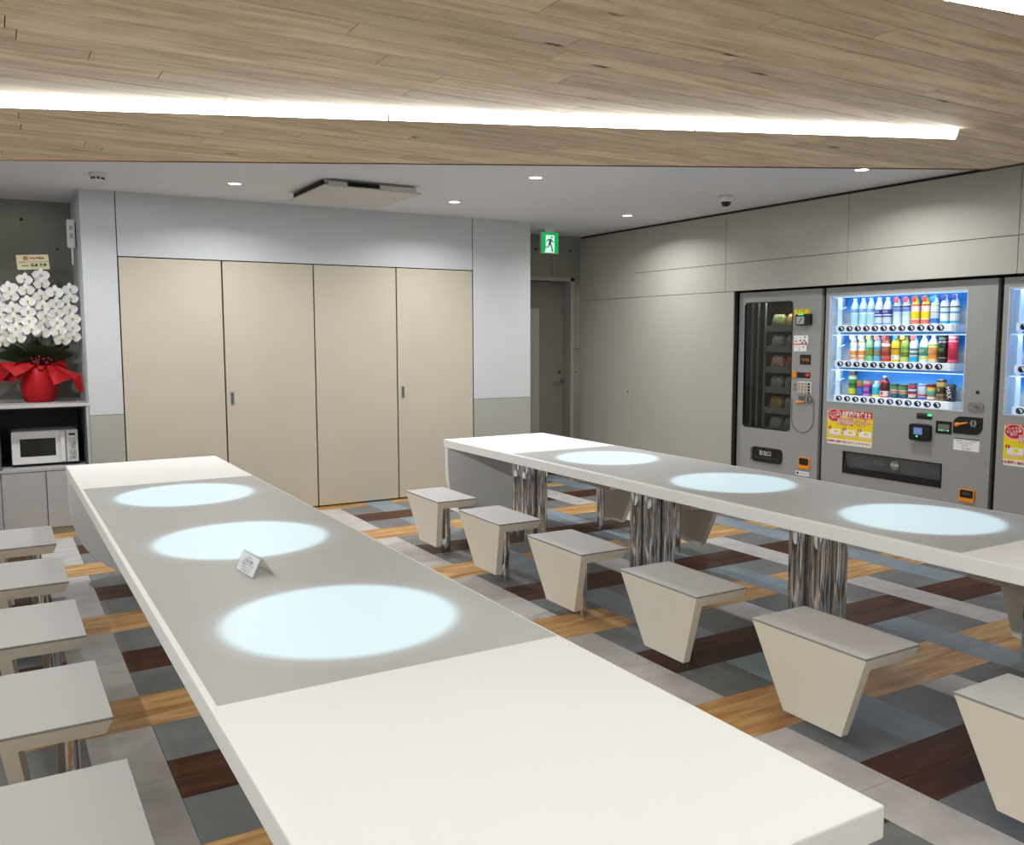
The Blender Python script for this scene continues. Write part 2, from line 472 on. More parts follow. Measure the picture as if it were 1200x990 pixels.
# concrete back wall with a door opening
DX0, DX1, DZ = 4.62, 5.44, 2.03
wc = build('wall_back', MB().box(XL, DX0 - .04, YB, YB + .2, 0, CZ).box(DX0 - .04, DX1 + .04, YB, YB + .2, DZ + .035, CZ).box(DX1 + .04, XW + .05, YB, YB + .2, 0, CZ), M_conc)
tag(wc, 'raw concrete back wall with round form tie holes', kind='structure')
for x, z in ((4.999, 2.353), (5.431, 2.355), (0.261, 2.359), (0.501, 2.14), (-0.35, 2.36), (5.52, 1.05)):
    build('tie_hole', MB().cyl((x, YB - .0015, z), 0.013 if z > 2.3 else 0.009, 0.002, 'y', 14), M_dark, wc)
build('joint_line', MB().box(DX1 + .05, XW, YB - .0015, YB, 1.30, 1.306), M_dark, wc)
# closet block with white wallpaper, wainscot and header
DZT = 2.0332
wb = build('wall_closet', MB().box(PL, 0.8426, YW + .004, YB, 0, CZ).box(3.8338, PR, YW + .004, YB, 0, CZ).box(0.8426, 3.8338, YW + .004, YB, DZT + .012, CZ).box(0.8426, 3.8338, YW + .07, YB, 0, DZT + .012), M_dark)
tag(wb, 'white papered closet wall around four beige sliding doors', kind='structure')
WZ = 0.8608
g = 0.0035
def wp(nm, x0, x1, z0, z1, m_, y=YW): return build(nm, MB().box(x0, x1, y, YW + .0045, z0, z1, .001, 1), m_, wb)
wp('wall_panel', PL, 0.8476 - g, WZ + g, CZ, M_white_wall)
wp('wall_panel', 0.8476 + g, 3.8288 - g, DZT + .008, CZ, M_white_wall)
wp('wall_panel', 3.8288 + g, PR, WZ + g, CZ, M_white_wall)
wp('wainscot_panel', PL, 0.8476 - g, 0, WZ, M_wainscot, YW - .003)
wp('wainscot_panel', 3.8288 + g, PR, 0, WZ, M_wainscot, YW - .003)
build('side_panel', MB().box(PL - .003, PL, YW, YB, 0, CZ), M_white_wall, wb)
build('side_panel', MB().box(PR, PR + .003, YW, YB, 0, CZ), M_white_wall, wb)
# sliding doors (part of the room)
dx = [0.8476, 1.5987, 2.3372, 3.0741, 3.8288]
wh = ['leftmost of the four beige sliding closet doors, without a pull', 'second beige sliding closet door from the left, with a small flush pull', 'third beige sliding closet door from the left, without a pull', 'rightmost beige sliding closet door, with a small flush pull']
for i in range(4):
    a, b_ = dx[i] + .006, dx[i + 1] - .006
    d = build('door_%d' % (i + 1), MB().box(a, b_, YW, YW + .035, 0.012, DZT, .0015, 1), M_beige); tag(d, wh[i], kind='structure')
    if i in (1, 3):
        hx = a + .043
        build('door_pull', MB().box(hx - .018, hx + .018, YW - .003, YW + .001, .895, 1.01, .001, 1), M_pull, d)
        build('pull_recess', MB().box(hx - .011, hx + .011, YW - .0036, YW - .0029, .905, 1.0), M_vendd, d)
# corridor door
d = build('door_5', MB().box(DX0 + .004, DX1 - .004, 8.125, 8.165, .006, DZ - .004, .001, 1), M_door); tag(d, 'grey steel door at the end of the short corridor', kind='structure')
build('door_frame', MB().box(DX1, DX1 + .04, YB - .012, 8.17, 0, DZ + .035).box(DX0 - .04, DX0, YB - .012, 8.17, 0, DZ + .035).box(DX0 - .04, DX1 + .04, YB - .012, 8.17, DZ, DZ + .035), M_doorframe, d)
build('deadlock', MB().cyl((5.386, 8.110, 1.048), .022, .015, 'y', 20).cyl((5.386, 8.105, 1.048), .012, .006, 'y', 16), M_vendd, d)
build('door_handle', MB().cyl((5.405, 8.085, .958), .017, .04, 'y', 16).tube([(5.405, 8.075, .958), (5.36, 8.07, .958), (5.30, 8.075, .957)], .008), M_steel, d)
build('wall_closing', MB().box(DX0 - .1, XW, 8.18, 8.2, 0, CZ), M_dark, wc)
# tall grey board standing beside the door
sp = build('screen_panel', MB().box(PR + .006, 5.010, 7.94, 7.985, 0, 1.736, .004), mat('screen_grey', rgb(146, 145, 138), .5))
tag(sp, 'tall plain grey panel standing beside the corridor door', 'panel')
# right wall with panels
wr = build('wall_right', MB().box(XW + .012, XW + .1, NY1, YB + .2, 0, CZ).box(XW + .012, XN + .1, YF, NY1, NZ, CZ).box(XN, XN + .1, YF, NY1, 0, NZ), M_dark)
tag(wr, 'greige panelled right wall with a recess for vending machines', kind='structure')
def rp(y0, y1, z0, z1, x1=XW + .0125): return build('wall_panel', MB().box(XW, x1, y0 + .002, y1 - .002, z0 + .002, z1 - .002, .001, 1), M_panel, wr)
ZT = CZ - .018
rp(7.0647, YB, NZ, ZT)
ys = [7.0647, 5.779, 4.5032, 3.22, 1.94, 0.66, -0.62, YF]
for a, b_ in zip(ys, ys[1:]):
    rp(b_, a, 2.063, ZT); rp(b_, a, NZ, 2.063)
rp(7.0647, YB, 0, NZ); rp(NY1, 7.0647, 0, NZ, XW + .05)
build('niche_jamb', MB().box(XW + .05, XN, NY1, NY1 + .012, 0, NZ), M_panel, wr)
build('latch', MB().cyl((XW - .004, 7.135, .876), .011, .006, 'x', 14), M_vendd, wr)
# ceilings
ce = build('ceiling', MB().box(XL - .1, XN + .1, YF - .1, YB + .2, CZ, CZ + .1), M_ceil); tag(ce, 'flat white painted ceiling', kind='structure')
WZB = 2.4
def edge_y(x): return 5.633 - 0.5086 * (x - 0.098)
XE = 5.032
poly = [(XL, YF), (XE, YF), (XE, edge_y(XE)), (XL, edge_y(XL))]
cw = build('ceiling', MB().prism(poly, 'z', WZB + .012, CZ - .001), M_slab); tag(cw, 'lowered ceiling of oak planks with an oblique rear edge', kind='structure')
def clip(pts, f):
    out = []
    for i in range(len(pts)):
        a, b_ = pts[i], pts[(i + 1) % len(pts)]; fa, fb = f(a), f(b_)
        if fa <= 0: out.append(a)
        if fa * fb < 0:
            t = fa / (fa - fb); out.append((a[0] + (b_[0] - a[0]) * t, a[1] + (b_[1] - a[1]) * t))
    return out
PW = 0.117
y = -0.6; npl = 0
while y < edge_y(XL):
    x = XL - random.random() * 1.2
    while x < XE:
        ln = random.choice((1.35, 1.8, 1.8, 2.1)); g2 = .0017
        q = [(max(x, XL) + g2, y + g2), (min(x + ln, XE) - g2, y + g2), (min(x + ln, XE) - g2, y + PW - g2), (max(x, XL) + g2, y + PW - g2)]
        if q[1][0] - q[0][0] > .03:
            q = clip(q, lambda p: p[1] - edge_y(p[0]) + .002)
            if len(q) >= 3:
                build('ceiling_plank', MB().prism(q, 'z', WZB + random.random() * .0008, WZB + .0125), M_ceilwood, cw); npl += 1
        x += ln
    y += PW
# brown edge bands
ex = Vector((XE - XL, edge_y(XE) - edge_y(XL), 0)).normalized(); en = Vector((-ex.y, ex.x, 0))
def obox(p, q, n, t, z0, z1):
    p = Vector((p[0], p[1], 0)); q = Vector((q[0], q[1], 0)); n = n * t
    return MB().prism([(p.x, p.y), (q.x, q.y), (q.x + n.x, q.y + n.y), (p.x + n.x, p.y + n.y)], 'z', z0, z1)
t_ = build('trim_1', obox((XL, edge_y(XL)), (XE, edge_y(XE)), en, .012, WZB - .004, CZ - .001), M_trimwood); tag(t_, 'thin brown edge band along the plank ceiling', kind='structure')
t_ = build('trim_2', MB().box(XE, XE + .010, YF, edge_y(XE) + .006, WZB - .004, CZ - .001), M_trimwood); tag(t_, 'thin brown edge band beside the right wall', kind='structure')

# ------------------------------------------------------------------ lights
def line_light(label, a, b_, joints, m_=None):
    """wedge shaped profile on the ceiling; its slanted lens faces the near side"""
    a = Vector((a[0], a[1], 0)); b_ = Vector((b_[0], b_[1], 0)); d = (b_ - a).normalized(); n = Vector((-d.y, d.x, 0))
    if n.y < 0: n = -n
    mid = (a + b_) / 2
    root = thing('line_light', label, 'ceiling light', (mid.x, mid.y, WZB), 'line lights on the plank ceiling')
    ts = [0.0] + joints + [(b_ - a).length]
    D, H = .010, .041
    for t0, t1 in zip(ts, ts[1:]):
        p = a + d * (t0 + .004); q = a + d * (t1 - .004)
        prof = lambda o, k: [(o + n * .001 + Vector((0, 0, WZB - .0012))), (o + n * D + Vector((0, 0, WZB - H)))][k]
        v = [prof(p, 0), prof(q, 0), prof(q, 1), prof(p, 1)]
        build('diffuser', MB().mesh([tuple(x) for x in v], [(0, 1, 2, 3)]), m_ or M_bar, root)
        h = [p + n * D + Vector((0, 0, WZB - H)), q + n * D + Vector((0, 0, WZB - H)), q + n * (D + .028) + Vector((0, 0, WZB - .0005)), p + n * (D + .028) + Vector((0, 0, WZB - .0005)),
             p + n * .002 + Vector((0, 0, WZB - .0005)), q + n * .002 + Vector((0, 0, WZB - .0005))]
        build('housing', MB().mesh([tuple(x) for x in h], [(0, 1, 2, 3), (3, 2, 5, 4)]), M_whitep, root)
    for e, s_ in ((a, -1), (b_, 1)):
        v = [e - n * .010 + Vector((0, 0, WZB - .001)), e + n * (D + .002) + Vector((0, 0, WZB - H - .001)), e + n * (D + .030) + Vector((0, 0, WZB - .001))]
        v2 = [x + d * s_ * .005 for x in v]
        build('end_cap', MB().mesh([tuple(x) for x in v + v2], [(0, 1, 2), (5, 4, 3), (0, 3, 4, 1), (1, 4, 5, 2), (2, 5, 3, 0)]), M_whitep, root)
    return root
dB = Vector((3.964 - .085, 2.609 - 4.178, 0)).normalized()
A0 = Vector((3.964, 2.609, 0)); L0 = A0 - dB * 4.98
jl = [4.98 - 1.28 - 1.365 * k for k in (2, 1, 0)]
line_light('long line light crossing the plank ceiling above the two tables', (L0.x, L0.y), (A0.x, A0.y), [j for j in jl if j > .1])
line_light('line light cut by the upper right corner of the photo', (1.25, 1.722), (4.85, 1.20), [1.2, 2.4], M_bar2)
line_light('added line light out of view near the viewer, brightening the room', (-.55, 0.37), (3.6, -0.65), [1.4, 2.8], M_bar2)  # added lamp, unseen, raises the brightness of the room
line_light('added line light out of view along the left wall, filling from the side', (-.85, -1.2), (-.80, 5.6), [1.36, 2.72, 4.08, 5.44], M_bar2)  # added lamp, unseen, lens turned inward to fill faces towards the left wall

dl = [(1.533, 6.422, 'round downlight above the leftmost closet doors'), (3.237, 5.18, 'round downlight right of the ceiling air conditioner, nearer the plank ceiling'),
      (3.25, 6.421, 'round downlight right of the ceiling air conditioner, nearer the closet doors'), (4.948, 6.379, 'round downlight near the corridor and right wall'),
      (4.92, 3.89, 'round downlight half hidden by the plank ceiling edge'), (4.75, 7.55, None), (0.0, 6.42, 'round downlight above the cabinet with the microwave')]
for x, y, lab in dl:
    if lab is None: continue
    r = thing('downlight', lab, 'ceiling light', (x, y, CZ), 'downlights in the white ceiling')
    build('trim_ring', MB().lathe((x, y, CZ), [(.040, -.0005), (.044, -.004), (.050, -.004), (.053, -.0005)], 28), M_whitep, r, True)
    build('lens', MB().cyl((x, y, CZ - .0018), .041, .0015, 'z', 28), M_lens, r)
    ld = bpy.data.lights.new('downlight_lamp', 'AREA'); ld.shape = 'DISK'; ld.size = .078; ld.energy = DOWN_W; ld.color = (1, .99, .98); ld.spread = R(150)
    lo = bpy.data.objects.new('downlight_lamp', ld); link(lo, r); lo.location = (0, 0, -.006)

# ------------------------------------------------------------------ things on the ceiling
ac = thing('ceiling_air_conditioner', 'square off-white cassette air conditioner in the white ceiling', 'air conditioner', (2.345, 6.26, CZ))
build('casing', MB().box(2.02, 2.67, 5.925, 6.60, CZ - .030, CZ - .0005), M_offw, ac)
build('panel', MB().box(1.987, 2.706, 5.873, 6.648, CZ - .060, CZ - .046, .004), M_offw, ac)
build('spacer', MB().box(2.09, 2.60, 6.0, 6.53, CZ - .047, CZ - .029), M_black, ac)
build('louver', MB().box(2.03, 2.16, 5.878, 5.93, CZ - .047, CZ - .020), M_offw, ac)
build('louver', MB().box(2.40, 2.67, 5.878, 5.93, CZ - .047, CZ - .020), M_offw, ac)
build('louver_slot', MB().box(2.16, 2.40, 5.90, 5.932, CZ - .046, CZ - .012), M_blackm, ac)
build('louver_slot', MB().box(1.996, 2.021, 5.95, 6.58, CZ - .046, CZ - .012), M_blackm, ac)

sd = thing('smoke_detector', 'small white round smoke detector on the ceiling above the concrete recess', 'smoke detector', (.663, 6.47, CZ))
build('base', MB().lathe((.663, 6.47, CZ), [(0, -.0005), (.055, -.0005), (.055, -.012), (.046, -.02), (.046, -.022), (0, -.022)], 28), M_whitep, sd, True)
build('sensor', MB().lathe((.663, 6.47, CZ), [(.036, -.02), (.034, -.040), (.026, -.046), (0, -.047)], 24), M_whitep, sd, True)
for k in range(8):
    a = 2 * math.pi * k / 8
    build('slot', MB().box(.663 + .035 * math.cos(a) - .007, .663 + .035 * math.cos(a) + .007, 6.47 + .035 * math.sin(a) - .007, 6.47 + .035 * math.sin(a) + .007, CZ - .038, CZ - .028), M_blackm, sd)

dc = thing('dome_camera', 'white dome security camera on the ceiling near the right wall', 'camera', (4.91, 5.107, CZ))
build('base', MB().lathe((4.91, 5.107, CZ), [(0, -.0005), (.054, -.0005), (.053, -.03), (.045, -.046), (.036, -.05), (0, -.05)], 28), M_whitep, dc, True)
build('dome', MB().lathe((4.91, 5.107, CZ), [(.037, -.049), (.035, -.062), (.027, -.076), (.014, -.083), (0, -.085)], 24), M_black, dc, True)

es = thing('exit_sign', 'green lit exit sign hanging from the ceiling before the corridor door', 'sign', (4.92, 7.62, CZ))
M_sg = mat('exit_green', rgb(10, 190, 100), .4, emit=0.55, ecol=rgb(8, 190, 96))
M_sw = mat('exit_white', rgb(225, 250, 240), .4, emit=0.8, ecol=rgb(215, 250, 240))
M_sd = mat('exit_figure', rgb(10, 130, 100), .4, emit=0.25, ecol=rgb(8, 120, 92))
build('housing', MB().box(4.817, 5.026, 7.602, 7.632, 2.272, 2.484, .003), M_whitep, es)
build('mount', MB().box(4.86, 4.98, 7.60, 7.634, 2.484, CZ - .0005), M_whitep, es)
build('face', MB().box(4.822, 5.021, 7.599, 7.602, 2.277, 2.479), M_sg, es)
def sx(u): return 4.822 + (u - 340) / 195 * .199
def sz(v): return 2.479 - (v - 165) / 245 * .202
def flat(pts, y0, y1): return MB().prism([(sx(u), sz(v)) for u, v in pts], 'y', y0, y1)
build('doorway', flat([(388, 195), (488, 195), (488, 405), (372, 405), (388, 370)], 7.5982, 7.599), M_sw, es)
fig = MB()
fig.merge(flat([(446, 222), (450, 212), (458, 209), (467, 214), (468, 226), (460, 234), (450, 232)], 7.5972, 7.5982).bm)
for q in ([(420, 240), (452, 238), (458, 255), (446, 300), (428, 310), (418, 300), (428, 262)], [(424, 242), (405, 250), (393, 276), (402, 280), (412, 262), (430, 256)], [(450, 244), (468, 262), (486, 278), (482, 286), (462, 276), (446, 258)],
          [(420, 296), (412, 332), (386, 334), (386, 345), (420, 344), (436, 304)], [(430, 300), (448, 336), (456, 372), (450, 394), (470, 392), (474, 374), (462, 328), (446, 296)]):
    fig.merge(flat(q, 7.5972, 7.5982).bm)
build('running_figure', fig, M_sd, es)
cp = build('conduit', MB().tube([(5.216, YB - .012, 2.095), (5.216, YB - .012, 2.30)], .009).box(5.200, 5.232, YB - .02, YB - .0005, 2.085, 2.10), M_doorframe); tag(cp, 'thin vertical cable conduit on the concrete above the corridor door', 'conduit')

rc = thing('wall_handset', 'white handset controller with a short aerial on the white pillar', 'controller', (.58, 7.6, 2.12))
build('body', MB().box(.545, .602, 7.57, 7.60, 2.118, 2.332, .008), M_whitep, rc)
build('holder', MB().box(.598, PL - .0035, 7.575, 7.61, 2.13, 2.31), M_black, rc)
build('key', MB().box(.562, .585, 7.567, 7.571, 2.25, 2.285), M_cab, rc); build('key', MB().box(.562, .585, 7.567, 7.571, 2.19, 2.228), M_cab, rc)
build('aerial', MB().tube([(.578, 7.585, 2.12), (.578, 7.585, 1.99)], [.009, .006], 8), M_whitep, rc)

# ------------------------------------------------------------------ tables
def end_profile(x0, x1, zt):
    """outline of an end support: wide under the top, curving in towards the floor"""
    prof = [(0.0, zt), (0.0, .50), (.004, .42), (.016, .34), (.040, .26), (.078, .19), (.13, .125), (.19, .075), (.25, .035), (.285, 0.0)]
    l = [(x0 + o, z) for o, z in prof]; r = [(x1 - o, z) for o, z in reversed(prof)]
    return l + r
def table(label, x0, x1, y0, y1, py0, py1, discs, columns, mx0, mx1):
    root = thing('communal_table', label, 'table', ((x0 + x1) / 2, (y0 + y1) / 2, 0), 'long white tables with lit discs')
    T, TB = .69, .633
    top = build('tabletop', MB().box(x0, x1, y0, y1, TB, T, .004), M_solid, root)
    build('acrylic_panel', MB().box(x0 + mx0, x1 - mx1, py0, py1, T - .003, T + .0006), M_acryl, root)
    for cx, cy in discs:
        build('light_disc', MB().mesh([(cx + .405 * math.cos(2 * math.pi * k / 96), cy + .405 * math.sin(2 * math.pi * k / 96), T + .0008) for k in range(96)], [tuple(range(96))]), M_disc, root)
    for a, b_ in ((y0 + .03, y0 + .075), (y1 - .060, y1 - .015)):
        build('end_support', MB().prism(end_profile(x0 + .004, x1 - .004, TB), 'y', a, b_, .002), M_solid, root)
    xc = (x0 + x1) / 2
    for cy in columns:
        for sx_, sy_ in ((-1, -1), (1, -1), (-1, 1), (1, 1)):
            o = build('column', MB().cyl((xc + sx_ * .055, cy + sy_ * .062, 0), .047, TB, 'z', 40), M_chrome, root); smooth_by_angle(o)
    return root
tl = table('left long white table carrying the small acrylic sign', .3475, 1.2009, .8618, 5.7625, 1.8057, 4.817, [(.774, 4.40), (.774, 3.305), (.775, 2.225)], (5.27, 3.91, 2.71, 1.36), .0144, .0083)
tr = table('right long white table beside the vending machines', 2.8315, 3.6892, .90, 5.806, 1.7988, 4.851, [(3.262, 4.382), (3.255, 3.30), (3.270, 2.238)], (5.297, 3.938, 2.745, 1.39), .0262, .015)

# ------------------------------------------------------------------ stools
def stool(label, group, sign):
    """sign = +1: the board stands on the -x side, the seat reaches to +x"""
    S = .38; hw = .2534; d = .2837; zt = S - .009; zu = S - .052; zb = .053
    root = thing('stool', label, 'stool', (0, 0, 0), group)
    top = MB().box(-d / 2, d / 2, -hw, hw, S - .0022, S, .0008, 1)
    edge = MB().box(-d / 2 + .0006, d / 2 - .0006, -hw + .0006, hw - .0006, zt, S - .0022)
    def W(z): return hw - (zt - z) * (hw - .131) / (zt - zb)        # half width tapers to the foot of the board
    xs0, xs1 = -d / 2 + .001, d / 2 - .001
    def xe(z): return xs1 - (zt - z) * .42                          # slanted free end
    bt = .040
    prof = [(xs0 + .043, zb), (xs0, zt), (xs1, zt), (xe(zu), zu), (xs0 + bt + .006, zu), (xs0 + bt + .040, zb)]
    b = bmesh.new(); v0 = []; v1 = []
    for x, z in prof:
        v0.append(b.verts.new((x, -W(z) + .001, z))); v1.append(b.verts.new((x, W(z) - .001, z)))
    n = len(prof)
    for i in range(n): b.faces.new((v0[i], v1[i], v1[(i + 1) % n], v0[(i + 1) % n]))
    b.faces.new((v0[0], v0[1], v0[4], v0[5])); b.faces.new((v0[1], v0[2], v0[3], v0[4]))
    b.faces.new((v1[5], v1[4], v1[1], v1[0])); b.faces.new((v1[4], v1[3], v1[2], v1[1]))
    bmesh.ops.recalc_face_normals(b, faces=b.faces)
    post = MB().cyl((.038, 0, .0), .031, zu, 'z', 32)
    o1 = build('seat_top', top, M_stoolt, root)
    build('seat_edge', edge, M_stoole, root)
    o2 = build('body', b, M_stoolw, root)
    o3 = build('post', post, M_chrome, root); smooth_by_angle(o3)
    if sign < 0:
        pass
    return root
RX = 2.5735; LX = .2452 - .2837 / 2; FX = 3.805 + .142
ry = [5.330, 4.530, 3.722, 2.905, 2.092, 1.278]
ly = [5.318, 4.492, 3.678, 2.883, 2.088, 1.278]
ordn = ['first', 'second', 'third', 'fourth', 'fifth', 'sixth']
s0 = None
gr = 'stools along the aisle side of the right table'
for i, y in enumerate(ry):
    lab = ('aisle-side stool of the right table, nearest the sliding doors', 'aisle-side stool of the right table, second from the sliding doors', 'aisle-side stool of the right table, third from the sliding doors',
           'aisle-side stool of the right table, fourth from the sliding doors', 'aisle-side stool of the right table, fifth from the sliding doors', 'aisle-side stool of the right table, cut by the right photo edge')[i]
    if s0 is None: s0 = o = stool(lab, gr, 1)
    else: o = dup(s0); o['label'] = lab
    o.location = (RX, y, 0)
for i, y in enumerate(ly[:5]):
    o = dup(s0); o.location = (LX, y, 0); o['group'] = 'stools along the left side of the left table'
    o['label'] = ('stool left of the left table, closest to the microwave cabinet', 'stool left of the left table, second from the microwave cabinet', 'stool left of the left table, third from the microwave cabinet',
                  'stool left of the left table, fourth from the microwave cabinet', 'stool in the bottom left photo corner, only its seat top showing')[i]
for y, lab in ((5.33, 'stool beyond the right table, seen below its top near the back end'), (4.47, 'stool beyond the right table, seen behind the middle chrome columns'), (2.12, 'stool beyond the right table, cut by the right photo edge')):
    o = dup(s0); o.location = (FX, y, 0); o.rotation_euler = (0, 0, math.pi); o['group'] = 'stools on the far side of the right table'; o['label'] = lab

# ------------------------------------------------------------------ acrylic table sign
sg = thing('table_sign', 'small clear acrylic notice stand on the left table between two discs', 'sign', (.685, 2.79, .69))
p0, p1 = Vector((.648, 2.876, .6918)), Vector((.668, 2.706, .6918)); up = Vector((.030, .004, .060))
e = (p1 - p0).normalized()
def quad(a, b_, c, d_, t):
    nrm = (b_ - a).cross(d_ - a).normalized() * t
    v = [a, b_, c, d_, a + nrm, b_ + nrm, c + nrm, d_ + nrm]
    return MB().mesh([tuple(x) for x in v], [(3, 2, 1, 0), (4, 5, 6, 7), (0, 1, 5, 4), (1, 2, 6, 5), (2, 3, 7, 6), (3, 0, 4, 7)])
fp = quad(p0, p1, p1 + up, p0 + up, .0025)
build('front_leaf', fp, M_acrylic, sg)
bfoot = Vector((.034, .004, -.060))
build('back_leaf', quad(p1 + up, p1 + up + bfoot, p0 + up + bfoot, p0 + up, .0025), M_acrylic, sg)
nf = (p1 - p0).cross(up).normalized()
if nf.x > 0: nf = -nf
a = p0 + e * .008 + up * .05 + nf * .0005; b_ = p0 + e * .150 + up * .05 + nf * .0005
build('notice_sheet', quad(a, b_, b_ + up * .88, a + up * .88, .0004), mat('notice_paper', rgb(240, 240, 244), .6), sg)
upn = up.normalized(); nc = (a + b_) / 2 + nf * .0012
M_purple = mat('purple_ink', rgb(150, 90, 160), .6); M_greyink = mat('grey_ink', rgb(110, 115, 125), .6)
for t_, s_, m_, h in (('お知らせ', .009, M_greyink, .052), ('ご利用の皆様へ', .013, M_purple, .040), ('お食事後はテーブルの上を', .0085, M_greyink, .029), ('きれいにしてください', .0085, M_greyink, .019), ('ご協力お願いします', .0085, M_greyink, .010)):
    text('lettering', t_, s_, m_, sg, nc + upn * (h - .003), e, upn)

# ------------------------------------------------------------------ cabinet, worktop, microwave
YC = 7.20
cb = thing('cabinet', 'grey low cabinet with an open microwave bay and plain doors', 'cabinet', (.0, 7.55, 0))
cx0, cx1 = -1.05, .607
build('carcass', MB().box(cx0, cx1, 7.222, 7.95, .06, .474).box(cx0, cx1, 7.93, 7.95, .474, .936), M_cab, cb)
build('side_panel', MB().box(.587, cx1, YC, 7.93, .474, .936), M_cab, cb)
build('side_panel', MB().box(-.012, .018, YC + .002, 7.93, .494, .936), M_cab, cb)
build('shelf', MB().box(cx0, .587, YC, 7.93, .474, .494, .001, 1), M_cab, cb)
build('bay_lining', MB().box(.018, .587, 7.90, 7.93, .494, .936).box(.577, .587, YC + .02, 7.90, .494, .936).box(.018, .028, YC + .02, 7.90, .494, .936).box(.028, .577, YC + .02, 7.90, .926, .936), M_cabin, cb)
build('door', MB().box(.022, .299, YC, 7.222, .056, .468, .0015, 1), M_cab, cb)
build('door', MB().box(.306, cx1, YC, 7.222, .056, .468, .0015, 1), M_cab, cb)
build('door', MB().box(-.50, .014, YC, 7.222, .056, .93, .0015, 1), M_cab, cb)
build('door', MB().box(cx0, -.506, YC, 7.222, .056, .93, .0015, 1), M_cab, cb)
build('kick_board', MB().box(cx0, cx1, 7.236, 7.26, 0, .06), M_wainscot, cb)
wt = build('worktop', MB().box(cx0, .6085, 7.195, 7.99, .9362, .957, .002), M_top); tag(wt, 'pale worktop over the microwave cabinet', 'worktop')

mw = thing('microwave', 'white microwave oven in the open bay of the grey cabinet', 'microwave', (.315, 7.5, .494))
y0 = 7.33
build('body', MB().box(.096, .533, y0 + .02, 7.66, .512, .755, .006), M_whitep, mw)
dr = build('door', MB().box(.097, .452, y0, y0 + .022, .515, .754, .004), M_whitep, mw)
build('window', MB().box(.151, .383, y0 - .002, y0 + .001, .570, .701, .001, 1), mat('oven_window', rgb(26, 26, 26), .12), dr)
build('handle', MB().box(.414, .446, y0 - .016, y0 + .001, .522, .750, .006), M_whitep, dr)
build('control_panel', MB().box(.455, .533, y0, y0 + .022, .515, .754, .003), M_whitep, mw)
build('display', MB().box(.472, .515, y0 - .002, y0 + .001, .713, .730), M_black, mw)
for z in (.665, .591):
    k = build('knob', MB().cyl((.493, y0 - .014, z), .020, .014, 'y', 24), M_cab, mw); build('knob_grip', MB().box(.490, .496, y0 - .020, y0 - .013, z - .018, z + .018, .001, 1), M_whitep, k)
build('button', MB().box(.474, .488, y0 - .002, y0 + .001, .537, .552), M_cab, mw); build('button', MB().box(.496, .511, y0 - .002, y0 + .001, .537, .552), M_cab, mw)
for x in (.125, .505):
    build('foot', MB().cyl((x, y0 + .05, .4945), .012, .02, 'z', 12), M_black, mw); build('foot', MB().cyl((x, 7.62, .4945), .012, .02, 'z', 12), M_black, mw)
for z, s_ in ((.689, 'あたため'), (.621, '時間')): text('lettering', s_, .011, M_greyink, mw, (.493, y0 - .0006, z), (1, 0, 0), (0, 0, 1))

# ------------------------------------------------------------------ potted orchid
PC = Vector((.306, 7.56, .9575))
po = thing('potted_orchid', 'white orchid plant in red wrapping on the worktop', 'plant', PC)
o = build('pot', MB().lathe(PC, [(0, 0), (.092, 0), (.104, .012), (.124, .08), (.126, .13), (.116, .20), (.098, .25), (.085, .265), (.07, .26), (0, .25)], 36), M_redpaper, po, True)
bm = o.data
for v in bm.vertices:
    a = math.atan2(v.co.y, v.co.x); r = math.hypot(v.co.x, v.co.y)
    if r > .05:
        k = 1 + .06 * (abs(math.sin(a * 4.5 + v.co.z * 3)) - .6) * (1 if v.co.z > -.12 else .3); v.co.x *= k; v.co.y *= k
# wrapping paper: folded flaps gathered at the neck
ny = PC.y
flaps = [  # (x, y, z) corners of each folded flap
    [(.057, 7.40, 1.261), (.166, 7.44, 1.256), (.284, 7.475, 1.238), (.218, 7.40, 1.192), (.145, 7.35, 1.159), (.077, 7.36, 1.229)],
    [(-.02, 7.46, 1.235), (.057, 7.40, 1.261), (.077, 7.36, 1.229), (.118, 7.37, 1.192), (.05, 7.43, 1.105), (-.04, 7.46, 1.12)],
    [(.356, 7.475, 1.230), (.424, 7.47, 1.226), (.519, 7.40, 1.133), (.392, 7.34, 1.091)],
    [(.415, 7.49, 1.232), (.585, 7.46, 1.160), (.594, 7.45, 1.030), (.565, 7.43, 1.023), (.519, 7.42, 1.131)],
    [(.385, 7.62, 1.24), (.480, 7.66, 1.300), (.510, 7.58, 1.20), (.430, 7.50, 1.21)],
    [(.284, 7.478, 1.238), (.356, 7.478, 1.230), (.335, 7.45, 1.205), (.30, 7.445, 1.208)],
    [(.10, 7.48, 1.215), (.225, 7.47, 1.200), (.19, 7.44, 1.150), (.13, 7.44, 1.108), (.06, 7.47, 1.13)],
    [(.16, 7.66, 1.27), (.30, 7.70, 1.32), (.42, 7.68, 1.27), (.39, 7.63, 1.22), (.22, 7.63, 1.22)],
]
for pts in flaps:
    vs = [Vector(p) for p in pts]; c_ = sum(vs, Vector()) / len(vs) + Vector((0, -.012, .010)); n_ = len(vs)
    mids = [(vs[i] + vs[(i + 1) % n_]) / 2 + Vector((0, random.uniform(-.008, .004), random.uniform(-.004, .006))) for i in range(n_)]
    ring = [v for pr in zip(vs, mids) for v in pr]; m_n = len(ring)
    o = build('paper_flap', MB().mesh([tuple(c_)] + [tuple(v) for v in ring], [(0, 1 + i, 1 + (i + 1) % m_n) for i in range(m_n)]), M_redpaper, po)
    sm2 = o.modifiers.new('solid', 'SOLIDIFY'); sm2.thickness = .0012
